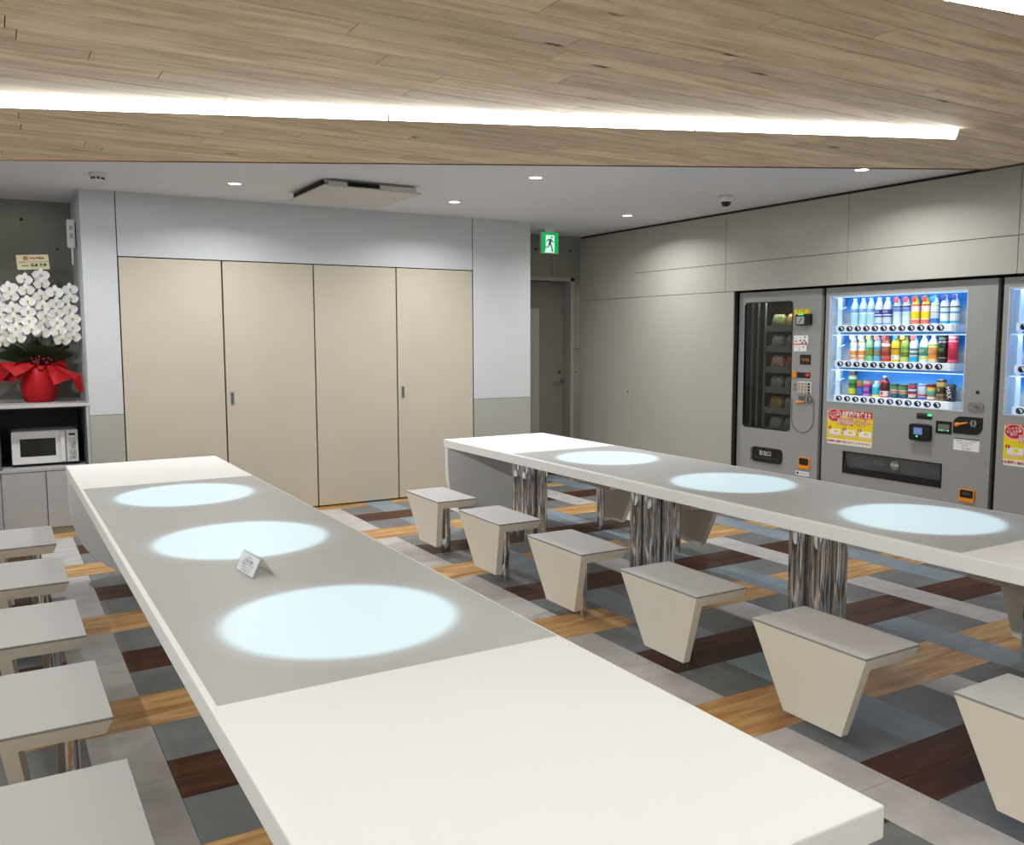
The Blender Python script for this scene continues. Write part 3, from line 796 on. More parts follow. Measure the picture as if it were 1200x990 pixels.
def leafm(base, a, ln, wd, rise, droop):
    vs, fs = [], []; n = 8
    for i in range(n + 1):
        t = i / n; w_ = wd * math.sin(math.pi * (t * .9 + .08)) ** .7
        r = ln * t; z = rise * t - droop * t * t
        c = base + Vector((math.cos(a) * r, math.sin(a) * r, z)); s_ = (Vector((-math.sin(a), math.cos(a), 0)) * .75 + Vector((0, 0, .66 if math.cos(a) < 0 else -.66)) * (1 if abs(math.cos(a)) > .3 else .3)) * w_
        vs += [tuple(c - s_ + Vector((0, 0, .012))), tuple(c), tuple(c + s_ + Vector((0, 0, .012)))]
    for i in range(n):
        b_ = i * 3
        fs += [(b_, b_ + 1, b_ + 4, b_ + 3), (b_ + 1, b_ + 2, b_ + 5, b_ + 4)]
    return MB().mesh(vs, fs)
LB = PC + Vector((0, 0, .28))
for a, ln, wd, rise, dr_ in ((200, .30, .07, .16, .10), (172, .26, .06, .22, .08), (335, .25, .07, .16, .10), (8, .22, .06, .22, .10), (250, .16, .07, .24, .08), (285, .15, .07, .22, .08), (150, .20, .05, .3, .1), (35, .20, .05, .32, .1), (225, .26, .04, .13, .16), (312, .22, .05, .24, .14)):
    o = build('leaf', leafm(LB, R(a), ln, wd, rise, dr_), M_leaf, po, True)
for k in range(26):
    a = random.random() * 6.28; r = .075 * math.sqrt(random.random())
    b = MB(); t = bmesh.new(); bmesh.ops.create_icosphere(t, subdivisions=1, radius=.014); b.merge(t, Matrix.Translation(PC + Vector((r * math.cos(a) * 1.25, -abs(r * math.sin(a)) - .03, .29 + random.random() * .05))))
    build('berry', b, M_berry, po, True)
# flowers
def petal(ang, ln, wd, cup):
    vs, fs = [], []; nu, nv = 5, 4
    for i in range(nu + 1):
        t = i / nu; w_ = wd * math.sin(math.pi * min(1, (t * .88 + .10))) ** .6
        for j in range(nv + 1):
            s_ = j / nv * 2 - 1
            r = .006 + ln * t; q = w_ * s_
            x = r * math.cos(ang) - q * math.sin(ang); z = r * math.sin(ang) + q * math.cos(ang)
            vs.append((x, cup * (t * t) + .010 * s_ * s_ * -1 * t + .002 * math.sin(q * 200), z))
    for i in range(nu):
        for j in range(nv):
            a = i * (nv + 1) + j; fs.append((a, a + 1, a + nv + 2, a + nv + 1))
    return vs, fs
fm = MB()
for ang, ln, wd, cup in ((90, .054, .021, .012), (214, .052, .019, .010), (326, .052, .019, .010), (8, .058, .034, .002), (172, .058, .034, .002)):
    fm.mesh(*petal(R(ang), ln, wd, cup))
fme = bpy.data.meshes.new('flower'); fm.bm.to_mesh(fme); fm.bm.free(); fme.materials.append(M_petal)
for p in fme.polygons: p.use_smooth = True
lm = MB().lathe((0, 0, 0), [(0, -.012), (.006, -.006), (.008, .004), (.005, .012), (0, .016)], 8)
lme = bpy.data.meshes.new('lip'); lm.bm.to_mesh(lme); lm.bm.free(); lme.materials.append(M_lip)
for v in lme.vertices: v.co.y -= .010
cols = [[(.247, 1.859), (.258, 1.78), (.259, 1.696), (.256, 1.622), (.258, 1.553), (.269, 1.49)], [(.354, 1.894), (.359, 1.831), (.352, 1.742), (.359, 1.665), (.368, 1.592), (.358, 1.535), (.341, 1.471)],
        [(.441, 1.769), (.447, 1.686), (.443, 1.612), (.448, 1.542), (.451, 1.48), (.469, 1.415)], [(.549, 1.794), (.55, 1.724), (.538, 1.642), (.555, 1.571), (.548, 1.506), (.552, 1.438)],
        [(.150, 1.791), (.156, 1.734), (.159, 1.646), (.163, 1.57), (.170, 1.498), (.176, 1.431)], [(.075, 1.724), (.077, 1.655), (.073, 1.58), (.07, 1.523), (.078, 1.454), (.084, 1.398)]]
for ci, c in enumerate(cols):
    yb = 7.50 + (.03 if ci % 2 else 0)
    pts = [PC + Vector((.02 * (ci - 2.5) / 2.5, 0, .27)), Vector((PC.x + (c[-1][0] - PC.x) * .75, PC.y - .01, 1.38)), Vector((c[-1][0], yb + .035, c[-1][1] + .02))] + [Vector((x, yb + .03, z + .005)) for x, z in reversed(c[:-1])]
    build('stem', MB().tube(pts, .0045, 6), M_stem, po)
    for fi, (x, z) in enumerate(c):
        f = bpy.data.objects.new('flower', fme); link(f, po); f.location = Vector((x - .004 + random.uniform(-.004, .004), yb - .012 * fi * .5 - random.random() * .008, z + .006)) - PC
        sgn = -1 if ci in (1, 3, 4) else 1
        sc = .86 + .12 * random.random() + .06 * (fi == len(c) - 1); f.scale = (sc, sc, sc)
        f.rotation_euler = (R(random.uniform(-6, 18)), R(random.uniform(-10, 10)), R(random.uniform(-14, 14) + 10))
        l = bpy.data.objects.new('lip', lme); link(l, f)
cdt = thing('message_card', 'cream message card on a stick above the white orchid', 'card', (.306, 7.54, 1.28))
build('stick', MB().tube([(.306, 7.553, 1.285), (.306, 7.545, 1.96)], .003, 6), M_black, cdt)
tw = Vector((.2125, 0, .013)).normalized(); tu = Vector((-tw.z, 0, tw.x)); cc = Vector((.307, 7.541, 1.998))
q = [cc - tw * .106 - tu * .054, cc + tw * .106 - tu * .054, cc + tw * .106 + tu * .054, cc - tw * .106 + tu * .054]
bd = build('board', quad(*q, -.002), M_card, cdt)
cf = cc + Vector((0, -.0028, 0)); M_cardred = mat('card_red_ink', rgb(178, 40, 44), .6)
text('lettering', '祝', .036, M_cardred, cdt, cf - tw * .045 + tu * .027, tw, tu, bold=.0006)
text('lettering', '新社屋落成', .019, M_cardred, cdt, cf + tw * .028 + tu * .027, tw, tu, bold=.0004)
text('lettering', '株式会社クリエイトエンジニアリング', .0125, M_ink, cdt, cf + tu * .0, tw, tu, squeeze=.92)
text('lettering', '代表取締役', .0125, M_ink, cdt, cf - tw * .052 - tu * .026, tw, tu, squeeze=.8)
text('lettering', '橋本 俊彦', .025, M_ink, cdt, cf + tw * .036 - tu * .024, tw, tu, bold=.0004)

# ------------------------------------------------------------------ vending machines
NX = (0, -1, 0); ZX = (0, 0, 1)          # reading direction and up on a machine's face
def vb(y0, y1, z0, z1, x0, x1, bev=0.0, seg=1): return MB().box(x0, x1, min(y0, y1), max(y0, y1), z0, z1, bev, seg)
def rounded(y0, y1, z0, z1, r, x0, x1, n=6, corners=(1, 1, 1, 1)):
    """rounded rectangle in the machine's face; corners = (y0z0, y1z0, y1z1, y0z1)"""
    ya, yb = min(y0, y1), max(y0, y1); pts = []
    for (cx, cy, a0, on, px, py) in ((ya + r, z0 + r, 180, corners[0], ya, z0), (yb - r, z0 + r, 270, corners[1], yb, z0), (yb - r, z1 - r, 0, corners[2], yb, z1), (ya + r, z1 - r, 90, corners[3], ya, z1)):
        if on:
            for k in range(n + 1):
                a = R(a0 + 90 * k / n); pts.append((cx + r * math.cos(a), cy + r * math.sin(a)))
        else: pts.append((px, py))
    return MB().prism(pts, 'x', x0, x1)
def face_with_holes(y0, y1, z0, z1, holes, xf, t):
    """front sheet built as a grid that leaves the openings out"""
    yc = sorted({y0, y1} | {h[0] for h in holes} | {h[1] for h in holes}); zc = sorted({z0, z1} | {h[2] for h in holes} | {h[3] for h in holes})
    b = MB()
    for ya, yb in zip(yc, yc[1:]):
        for za, zb in zip(zc, zc[1:]):
            ym, zm = (ya + yb) / 2, (za + zb) / 2
            if any(h[0] < ym < h[1] and h[2] < zm < h[3] for h in holes): continue
            b.box(xf, xf + t, ya, yb, za, zb)
    bmesh.ops.remove_doubles(b.bm, verts=b.bm.verts, dist=1e-5)
    # drop the inner faces between neighbouring cells
    seen_ = {}
    for f in list(b.bm.faces):
        k = tuple(sorted(v.index for v in f.verts)); b.bm.verts.index_update()
    b.bm.verts.index_update()
    for f in b.bm.faces: seen_.setdefault(tuple(sorted(v.index for v in f.verts)), []).append(f)
    bmesh.ops.delete(b.bm, geom=[f for fs in seen_.values() if len(fs) > 1 for f in fs], context='FACES')
    return b
XB = 6.30
MT = 1.808
def cabinet(root, y0, y1, holes):
    build('front', face_with_holes(y0, y1, .10, MT, holes, XM, .03), M_vend, root)
    build('cabinet', MB().box(XM + .03, XB, y0 + .004, y0 + .02, .10, MT).box(XM + .03, XB, y1 - .02, y1 - .004, .10, MT).box(XM + .03, XB, y0 + .02, y1 - .02, MT - .02, MT).box(XB - .02, XB, y0 + .02, y1 - .02, .10, MT - .02).box(XM + .03, XB, y0 + .02, y1 - .02, .10, .12), M_vendd, root)
    build('plinth', MB().box(XM + .05, XB - .05, y0 + .03, y1 - .03, 0, .10), M_blackm, root)

# snack machine ------------------------------------------------------
sm_ = thing('snack_vending_machine', 'grey snack vending machine with a dark window, leftmost of the machines', 'vending machine', (5.95, 5.22, 0), 'vending machines in the right wall')
wy0, wy1, wz0, wz1 = 5.060, 5.595, .655, 1.723
cabinet(sm_, 4.775, 5.658, [(wy0, wy1, wz0, wz1), (5.14, 5.46, .385, .485)])
build('window_frame', MB().box(XM - .002, XM + .02, wy0, wy0 + .008, wz0, wz1).box(XM - .002, XM + .02, wy1 - .008, wy1, wz0, wz1).box(XM - .002, XM + .02, wy0 + .008, wy1 - .008, wz0, wz0 + .008).box(XM - .002, XM + .02, wy0 + .008, wy1 - .008, wz1 - .008, wz1), M_black, sm_)
for ya, sy in ((wy0, 1), (wy1, -1)):
    for za, sz__ in ((wz0, 1), (wz1, -1)):
        rr = .035; pts = [(ya, za)] + [(ya + sy * (rr - rr * math.sin(R(90 * k / 6))), za + sz__ * (rr - rr * math.cos(R(90 * k / 6)))) for k in range(7)]
        build('window_corner', MB().prism(pts, 'x', XM - .0025, XM + .02), M_vend, sm_)
build('window_glass', MB().box(XM + .008, XM + .011, wy0 + .008, wy1 - .008, wz0 + .008, wz1 - .008), M_glass_dark, sm_)
for q_ in ((XB - .03, XB - .02, 4.80, 5.63, .60, 1.77), (XM + .035, XB - .03, 5.620, 5.632, .60, 1.77), (XM + .035, XB - .03, 4.80, 4.812, .60, 1.77), (XM + .035, XB - .03, 4.812, 5.62, .60, .61)): build('bay_lining', MB().box(*q_), M_blackm, sm_)
for yy in (5.57, 5.50, 5.42): build('inner_rail', MB().box(XM + .06, XM + .075, yy - .008, yy + .004, .66, 1.72), mat('rail_grey', rgb(120, 128, 122), .4), sm_)
trays = [1.500, 1.329, 1.155, .985, .812, .640]
M_tray = mat('tray_grey', rgb(120, 121, 118), .5)
M_bagw = mat('bag_clear_film', rgb(150, 152, 148), .25)
bags = {}
bc = [((140, 150, 96), (190, 146, 76)), ((150, 150, 146), (140, 142, 140)), ((196, 150, 120), (190, 90, 70)), ((150, 150, 148), (146, 146, 142)), ((176, 140, 70), (150, 150, 146)), ((140, 142, 140), (140, 140, 138))]
fills = {'green and white': (160, 180, 80)}
row_n = ['top', 'second', 'third', 'fourth', 'fifth', 'lowest']
bn = [('clear bag with green salad filling', 'orange printed snack bag'), ('clear bag with white folds', 'clear bag with pale folds'), ('clear bag with tan filling', 'clear bag with red filling'), ('clear bag with a light stripe', 'clear bag with faint folds'), ('clear bag with brown and green filling', 'clear bag with grey folds'), ('clear bag with dim folds', 'clear bag with dull folds')]
for ti, tz in enumerate(trays):
    build('tray', MB().box(XM + .05, XM + .42, 4.84, 5.385, tz - .008, tz), M_tray, sm_); build('tray_lip', MB().box(XM + .045, XM + .0495, 4.84, 5.385, tz - .025, tz + .028), M_tray, sm_)
    for bi, yc in enumerate((5.290, 5.135)):
        c3 = bc[ti][bi]
        b = MB(); t = bmesh.new(); bmesh.ops.create_uvsphere(t, u_segments=14, v_segments=9, radius=1)
        for v in t.verts:
            x, y, z = v.co; e_ = .55
            v.co = Vector((math.copysign(abs(x) ** .9, x) * .03, math.copysign(abs(y) ** e_, y) * .066, math.copysign(abs(z) ** e_, z) * .052 + .006 * math.sin(9 * y + 5 * z)))
        b.merge(t, Matrix.Translation((XM + .093, yc, tz + .066)) @ Matrix.Rotation(R(12), 4, 'Y'))
        root = thing('snack_bag', '%s on the %s tray, %s column, snack machine' % (bn[ti][bi], row_n[ti], ('left', 'right')[bi]), 'snack', (XM + .09, yc, tz), 'bags in the snack machine')
        build('bag', b, mat('bag_%d_%d' % (ti, bi), rgb(*c3), .3, noise=(40, .35)), root, True)
        for k in range(3):
            build('fold', MB().tube([(XM + .052, yc + .05 - .03 * k, tz + .03), (XM + .058, yc + .025 - .03 * k, tz + .07), (XM + .054, yc - .005 - .03 * k, tz + .045)], .0022, 5), M_bagw, root)
        build('price_tag', MB().box(XM + .0425, XM + .0445, yc - .045, yc + .045, tz - .012, tz + .018), M_tray, root)
ld = bpy.data.lights.new('snack_lamp', 'AREA'); ld.shape = 'RECTANGLE'; ld.size = .04; ld.size_y = .5; ld.energy = 2.4; ld.color = (.95, 1, .97)
lo = bpy.data.objects.new('snack_lamp', ld); link(lo, sm_); lo.location = Vector((XM + .06, 5.2, 1.765)) - WL[sm_]; lo.rotation_euler = (0, R(-25), 0)
# controls
rd = build('card_reader', rounded(5.000, 4.861, 1.523, 1.613, .012, XM - .035, XM, 4), M_black, sm_)
build('reader_pad', vb(4.99, 4.915, 1.532, 1.592, XM - .037, XM - .035), mat('reader_pad_grey', rgb(170, 174, 172), .4), rd)
build('reader_slash', MB().tube([(XM - .038, 4.968, 1.545), (XM - .038, 4.940, 1.578)], .003, 6), M_black, rd)
sgn = build('sticker', vb(5.018, 4.89, 1.607, 1.648, XM - .03, XM - .001), M_yellow, sm_)
text('lettering', 'タッチ', .032, M_ink, sgn, (XM - .0306, 4.954, 1.632), NX, ZX)
build('pilot_lamp', vb(4.975, 4.925, 1.604, 1.612, XM - .037, XM - .03), M_greenled, sm_)
st = build('sticker', vb(5.043, 4.90, 1.375, 1.442, XM - .0015, XM), M_white, sm_)
st2 = build('sticker', vb(5.043, 4.915, 1.315, 1.370, XM - .0015, XM), M_white, sm_)
build('sticker_band', vb(5.043, 4.905, 1.368, 1.377, XM - .002, XM), M_red, sm_)
for yy, zz, m_ in ((5.02, 1.425, M_pink), (4.975, 1.428, M_pink), (4.93, 1.428, M_greyink), (5.02, 1.395, M_red), (4.975, 1.40, M_ink), (4.935, 1.40, M_ink), (4.955, 1.383, M_ink), (4.92, 1.384, M_ink)):
    build('sticker_dot', MB().cyl((XM - .0022, yy, zz), .008, .0008, 'x', 10), m_, st)
for yy, zz, m_ in ((5.02, 1.352, M_pink), (4.985, 1.352, M_pink), (4.945, 1.350, M_ink), (4.985, 1.33, M_greyink)):
    build('sticker_dot', MB().cyl((XM - .0022, yy, zz), .006, .0008, 'x', 10), m_, st2)
sc_ = build('display', rounded(4.973, 4.866, 1.209, 1.289, .006, XM - .004, XM, 3), M_black, sm_)
text('lettering', '千円札', .028, M_orange, sc_, (XM - .0046, 4.915, 1.245), NX, ZX)
build('bill_slot', vb(5.043, 5.005, 1.101, 1.155, XM - .012, XM, .002), M_orange, sm_)
ds = build('display', vb(4.997, 4.867, 1.103, 1.146, XM - .004, XM), M_black, sm_)
text('lettering', '120', .03, M_redled, ds, (XM - .0046, 4.895, 1.126), NX, ZX)
kp = build('keypad', vb(4.991, 4.849, .973, 1.074, XM - .005, XM, .001), mat('keypad_plate', rgb(205, 205, 200), .4), sm_)
for i in range(4):
    for j in range(4):
        build('key', vb(4.983 - i * .033, 4.962 - i * .033, 1.046 - j * .0235, 1.062 - j * .0235, XM - .008, XM - .005), M_ink if i == 3 else mat('key_tan', rgb(170, 140, 110), .5), kp)
build('side_label', vb(5.035, 5.0, 1.03, 1.05, XM - .001, XM), M_greyink, sm_); build('side_label', vb(5.035, 5.005, 1.0, 1.018, XM - .001, XM), M_greyink, sm_)
build('coin_slot', rounded(4.975, 4.91, .925, .955, .012, XM - .006, XM, 4), M_vendd, sm_)
build('coin_lever', MB().tube([(XM - .012, 4.985, .905), (XM - .012, 4.945, .906), (XM - .010, 4.915, .912)], [.013, .009, .006], 8), M_orange, sm_)
kn = build('coin_knob', MB().cyl((XM - .018, 4.868, .935), .030, .018, 'x', 24), M_steel, sm_); build('knob_slot', vb(4.873, 4.863, .912, .958, XM - .0195, XM - .018), M_black, kn)
up_ = []
for k in range(25):
    a = math.pi * (1 + k / 24); up_.append((XM - .002, 4.934 - .112 * math.cos(a) * -1, .775 + .115 * math.sin(a)))
build('trim_line', MB().tube([(XM - .002, 4.934 - .112, .93)] + up_[::1] + [(XM - .002, 4.934 + .112, .93)] if up_[0][1] < 4.934 else [(XM - .002, 4.934 + .112, .93)] + up_ + [(XM - .002, 4.934 - .112, .93)], .003, 6), M_vendd, sm_)
for yy in (4.962, 4.905): build('rivet', MB().cyl((XM - .003, yy, .838), .005, .003, 'x', 10), M_vendd, sm_)
build('keyhole', MB().cyl((XM - .004, 4.84, 1.37), .010, .004, 'x', 14), M_steel, sm_)
build('delivery_bay', MB().box(XM + .031, XM + .2, 5.14, 5.46, .375, .385).box(XM + .19, XM + .2, 5.14, 5.46, .385, .485).box(XM + .031, XM + .2, 5.13, 5.14, .385, .49).box(XM + .031, XM + .2, 5.46, 5.47, .385, .49), M_blackm, sm_)
fl = build('delivery_flap', rounded(5.468, 5.132, .372, .497, .035, XM - .012, XM - .001, 5), M_black, sm_)
build('flap_edge', vb(5.478, 5.455, .380, .485, XM - .016, XM - .001, .003), M_vendd, fl)
text('lettering', '取出口', .045, M_white, fl, (XM - .0126, 5.31, .447), NX, ZX)
text('lettering', 'PUSH  ここを押して商品をお取りください', .0135, M_lcd, fl, (XM - .0126, 5.30, .408), NX, ZX)
rt = build('coin_return', rounded(4.956, 4.843, .371, .463, .015, XM - .010, XM, 4), M_orange, sm_); build('return_cup', rounded(4.946, 4.853, .400, .455, .012, XM - .0108, XM - .0098, 4), M_black, rt)
lb = build('sticker', vb(4.986, 4.850, .310, .345, XM - .0015, XM), M_white, sm_)
build('sticker_dot', MB().cyl((XM - .002, 4.966, .328), .011, .0006, 'x', 14), M_ink, lb); text('lettering', 'お問合せ先', .018, M_greyink, lb, (XM - .0022, 4.905, .327), NX, ZX)

# drink machine ------------------------------------------------------
def poster(root, y0, y1, z0, z1):
    """y0 = left edge seen from the room"""
    p = build('poster', rounded(y0, y1, z0, z1, .018, XM - .002, XM, 5), M_yellow, root)
    wd = y0 - y1; h = z1 - z0
    P = lambda u, v: (y0 - u * wd, z1 - v * h)
    X = XM - .0024
    def reg(nm, pts, m_, x=X): return build(nm, MB().prism([P(u, v) for u, v in pts], 'x', x, x + .0003), m_, p)
    reg('red_band', [(.03, .005), (.97, .005), (.995, .03), (.995, .20), (.8, .215), (.55, .20), (.35, .16), (.2, .30), (.03, .30)], M_red)
    c = [(.16 + .14 * math.cos(2 * math.pi * k / 24), .17 + .165 * math.sin(2 * math.pi * k / 24)) for k in range(24)]
    c0 = [(.16 + (.175 if k % 2 else .155) * math.cos(2 * math.pi * k / 48), .17 + (.205 if k % 2 else .18) * math.sin(2 * math.pi * k / 48)) for k in range(48)]
    reg('badge_rim', [(max(u, .005), max(v, .005)) for u, v in c0], M_pink, X - .0004); reg('badge', [(max(u, .02), max(v, .01)) for u, v in c], M_red, X - .0008)
    def T(s_, sz, m_, u, v, sq=1.0, bold=0.0, tilt=0.0, x=X - .0013):
        yy, zz = P(u, v); return text('lettering', s_, sz, m_, p, (x, yy, zz), (0, -1, tilt), (0, tilt, 1), squeeze=sq, bold=bold)
    T('いつでも', .022, M_white, .16, .10, 1, .0003, .1); T('もしもの時', .020, M_white, .16, .17, 1, .0003, .1); T('安心！', .020, M_white, .17, .235, 1, .0003, .1)
    T('自販機能を備えた', .050, M_white, .655, .125, .66, .0016)
    T('緊急無料ベンダー', .058, M_red, .60, .345, .66, .0040, 0, X - .0009); T('緊急無料ベンダー', .058, M_pink, .60, .345, .66, .0010)
    for i, u in enumerate((.06, .385, .72)):
        w_ = .255 if i < 2 else .26
        reg('step_box', [(u, .555), (u + w_, .555), (u + w_, .765), (u, .765)], M_white, X - .0004)
        reg('step_box_lip', [(u, .71), (u + w_, .71), (u + w_, .765), (u, .765)], M_pink, X - .0006)
        reg('step_icon', [(u + .10, .60), (u + .17, .585), (u + .20, .63), (u + .15, .675), (u + .10, .66)], M_yellow, X - .0007)
        cc_ = [(u + .01 + .038 * math.cos(2 * math.pi * k / 16), .535 + .052 * math.sin(2 * math.pi * k / 16)) for k in range(16)]
        reg('step_number', cc_, M_red, X - .0008); T(str(i + 1), .030, M_white, u + .01, .537, 1, .0005)
        if i: reg('arrow', [(u - .055, .635), (u - .015, .66), (u - .055, .685)], M_red, X - .0006)
    reg('bottom_strip', [(.01, .84), (.99, .84), (.99, .97), (.96, .993), (.04, .993), (.01, .97)], M_white)
    T('※災害時に無料で取り出すことができます。', .022, M_red, .5, .915, .98, .0004)
    return p
def drink_machine(label, yL, yR, full):
    """yL = left edge seen from the room (larger y)"""
    root = thing('drink_vending_machine', label, 'vending machine', (5.95, (yL + yR) / 2, 0), 'vending machines in the right wall')
    o = yL - 4.733                      # shift against the measured machine
    a, b_, z0, z1 = 3.568 + o, 4.698 + o, .927, 1.743
    cabinet(root, yR, yL, [(a, b_, z0, z1), (3.705 + o, 4.528 + o, .389, .557)])
    bm_ = mat('display_frame', rgb(196, 204, 212), .4)
    build('window_frame', MB().box(XM - .003, XM + .02, a, a + .007, z0, z1).box(XM - .003, XM + .02, b_ - .007, b_, z0, z1).box(XM - .003, XM + .02, a + .007, b_ - .007, z0, z0 + .007).box(XM - .003, XM + .02, a + .007, b_ - .007, z1 - .007, z1), bm_, root)
    build('window_glass', MB().box(XM + .004, XM + .007, a + .007, b_ - .007, z0 + .007, z1 - .007), M_glass_clear, root)
    XBK = XM + .175
    build('display_lining', MB().box(XM + .03, XBK, a - .012, a, z0, z1).box(XM + .03, XBK, b_, b_ + .012, z0, z1).box(XM + .03, XBK, a, b_, z0 - .012, z0).box(XM + .03, XBK, a, b_, z1, z1 + .012), mat('display_lining_white', rgb(214, 224, 234), .4), root)
    sh = [(1.463, 1.743), (1.193, 1.452), (.927, 1.184)]
    build('side_light_plate', MB().box(XM + .025, XM + .07, b_ - .062, b_ - .055, z0 + .004, z1 - .004), mat('side_plate', rgb(196, 222, 245), .3, emit=.35, ecol=rgb(180, 214, 250)), root)
    for i, (s0_, s1_) in enumerate(sh):
        build('back_sheet', MB().box(XBK, XBK + .006, a, b_, s0_, s1_ + .008), M_back, root)
        if i < 2: build('shelf', MB().box(XM + .06, XBK, a + .002, b_ - .05, s0_ - .010, s0_), mat('shelf_blue', rgb(60, 140, 210), .4), root)
        sb = build('price_strip', MB().box(XM + .035, XM + .060, 3.70 + o, 4.665 + o, s0_ + .004, s0_ + .056, .003), mat('price_strip_glow', rgb(226, 230, 234), .4, emit=.28, ecol=rgb(214, 226, 240)), root)  # glow put into the strip so it reads white, no lamp behind it
        for k in range(12):
            yy = (4.612 - k * .0752) + o
            bt = build('button', MB().lathe((0, 0, 0), [(0, .007), (.024, .006), (.0275, .003), (.029, 0)], 20), M_navy, sb, True)
            bt.data.transform(Matrix.Rotation(R(-90), 4, 'Y') @ Matrix.Diagonal((.76, 1.04, 1, 1)))
            bt.location = Vector((XM + .0335, yy, s0_ + .030)) - WL[sb]; WL[bt] = Vector((XM + .0335, yy, s0_ + .030))
            hl = build('painted_glint', MB().prism([(yy - .006, s0_ + .041), (yy + .004, s0_ + .045), (yy - .012, s0_ + .036), (yy - .022, s0_ + .022), (yy - .014, s0_ + .022), (yy - .008, s0_ + .034)][:0] or [(yy + .004, s0_ + .043), (yy - .010, s0_ + .045), (yy - .023, s0_ + .032), (yy - .019, s0_ + .018), (yy - .010, s0_ + .020), (yy - .006, s0_ + .034)], 'x', XM + .0255, XM + .0265), M_white, sb)  # white highlight painted over the button in place of a reflection
        lz = s1_ - .004 if i else z1 - .008
        build('shelf_lamp', MB().box(XM + .031, XM + .040, a + .01, b_ - .01, lz - .006, lz), mat('shelf_lamp_tube', (1, 1, 1, 1), .5, emit=.9, ecol=(.30, .68, 1, 1)), root)
        ld = bpy.data.lights.new('shelf_lamp', 'AREA'); ld.shape = 'RECTANGLE'; ld.size = .02; ld.size_y = 1.05; ld.energy = SHELF_W; ld.color = (.80, .92, 1)
        lo = bpy.data.objects.new('shelf_lamp_glow', ld); link(lo, root); lo.location = Vector((XM + .030, (a + b_) / 2, lz - .008)) - WL[root]; lo.rotation_euler = (0, R(-48), 0)
    poster(root, 4.686 + o, 4.270 + o, .602, .871)
    if not full: return root
    for zz in (1.715, 1.43, 1.17): build('cable', MB().tube([(XM + .03, b_ - .01, zz - .17), (XM + .035, b_ - .03, zz - .11), (XM + .04, b_ - .075, zz - .075), (XM + .07, b_ - .10, zz - .06)], .004, 6), M_whitep, root)
    # delivery slot
    build('slot_bay', MB().box(XM + .031, XM + .22, 3.705, 4.528, .379, .389).box(XM + .21, XM + .22, 3.705, 4.528, .389, .557).box(XM + .031, XM + .22, 3.695, 3.705, .379, .567).box(XM + .031, XM + .22, 4.528, 4.538, .379, .567).box(XM + .031, XM + .21, 3.705, 4.528, .557, .567), M_blackm, root)
    sf = build('slot_frame', MB().box(XM - .004, XM + .01, 3.703, 3.712, .388, .558).box(XM - .004, XM + .01, 4.519, 4.529, .388, .558).box(XM - .004, XM + .01, 3.712, 4.519, .388, .43).box(XM - .004, XM + .01, 3.712, 4.519, .551, .558), M_black, root)
    fp_ = build('slot_flap', MB().mesh([(XM + .004, 4.518, .552), (XM + .004, 3.713, .552), (XM + .028, 3.713, .430), (XM + .028, 4.518, .430)], [(0, 1, 2, 3)]), mat('flap_smoked', rgb(84, 84, 84), .15, noise=(3, .2)), root)
    rg = [(.036 * math.cos(2 * math.pi * k / 24), .036 * math.sin(2 * math.pi * k / 24)) for k in range(24)]
    build('push_emblem', MB().prism([(4.08 + u, .498 + v) for u, v in rg], 'x', XM + .0085, XM + .0095).bm, M_lcd, fp_)
    text('lettering', 'PUSH', .028, M_white, fp_, (XM + .0075, 4.08, .498), NX, ZX); text('lettering', '取出口', .034, M_lcd, fp_, (XM + .0075, 4.205, .50), NX, ZX)
    # controls
    d1 = build('display', vb(3.912, 3.792, .856, .896, XM - .004, XM, .001), M_black, root); build('pilot_lamp', vb(3.826, 3.794, .880, .893, XM - .006, XM - .004), M_greenled, d1)
    text('lettering', '千円 つり銭', .014, M_lcd, d1, (XM - .0045, 3.872, .883), NX, ZX)
    r2 = build('card_reader', rounded(3.942, 3.789, .704, .821, .020, XM - .04, XM, 5), M_black, root)
    build('reader_screen', vb(3.905, 3.838, .748, .796, XM - .0415, XM - .04), M_bluelcd, r2); build('pilot_lamp', MB().cyl((XM - .042, 3.878, .735), .007, .002, 'x', 12), M_greenled, r2)
    d3 = build('display', rounded(3.761, 3.644, .767, .853, .006, XM - .004, XM, 3), M_black, root); build('screen', vb(3.743, 3.660, .785, .832, XM - .0048, XM - .004), M_lcd, d3)
    for yy, m_ in ((3.732, M_greenled), (3.712, M_greenled), (3.696, M_orange), (3.668, M_greenled)): build('pilot_lamp', MB().cyl((XM - .0062, yy, .790), .0045, .0015, 'x', 10), m_, d3)
    lf = build('coin_plate', rounded(3.633, 3.427, .779, .896, .055, XM - .004, XM, 8, (1, 0, 1, 0)) if False else rounded(3.427, 3.633, .779, .896, .055, XM - .004, XM, 8, (1, 0, 1, 0)), M_black, root)
    build('coin_lever', MB().tube([(XM - .012, 3.600, .842), (XM - .014, 3.575, .846), (XM - .012, 3.525, .858)], [.012, .007, .005], 8), M_orange, lf); build('lever_eye', MB().cyl((XM - .016, 3.603, .841), .014, .012, 'x', 16), M_orange, lf)
    ck = build('coin_knob', MB().cyl((XM - .018, 3.482, .856), .024, .016, 'x', 24), M_steel, lf); build('coin_slit', vb(3.486, 3.478, .838, .876, XM - .0195, XM - .018), M_black, ck)
    lb = build('sticker', vb(3.626, 3.443, .666, .749, XM - .0015, XM), M_white, root); build('sticker_band', vb(3.626, 3.443, .742, .749, XM - .002, XM - .0014), M_navy, lb)
    for s_, zz, sz_ in (('この自販機についてのお問合せ', .731, .0125), ('つり銭切れ 故障の時は', .715, .0115), ('管理番号', .700, .0115), ('TEL 0120', .680, .017)): text('lettering', s_, sz_, M_greyink if sz_ < .015 else M_ink, lb, (XM - .0022, 3.545 if sz_ < .015 else 3.535, zz), NX, ZX)
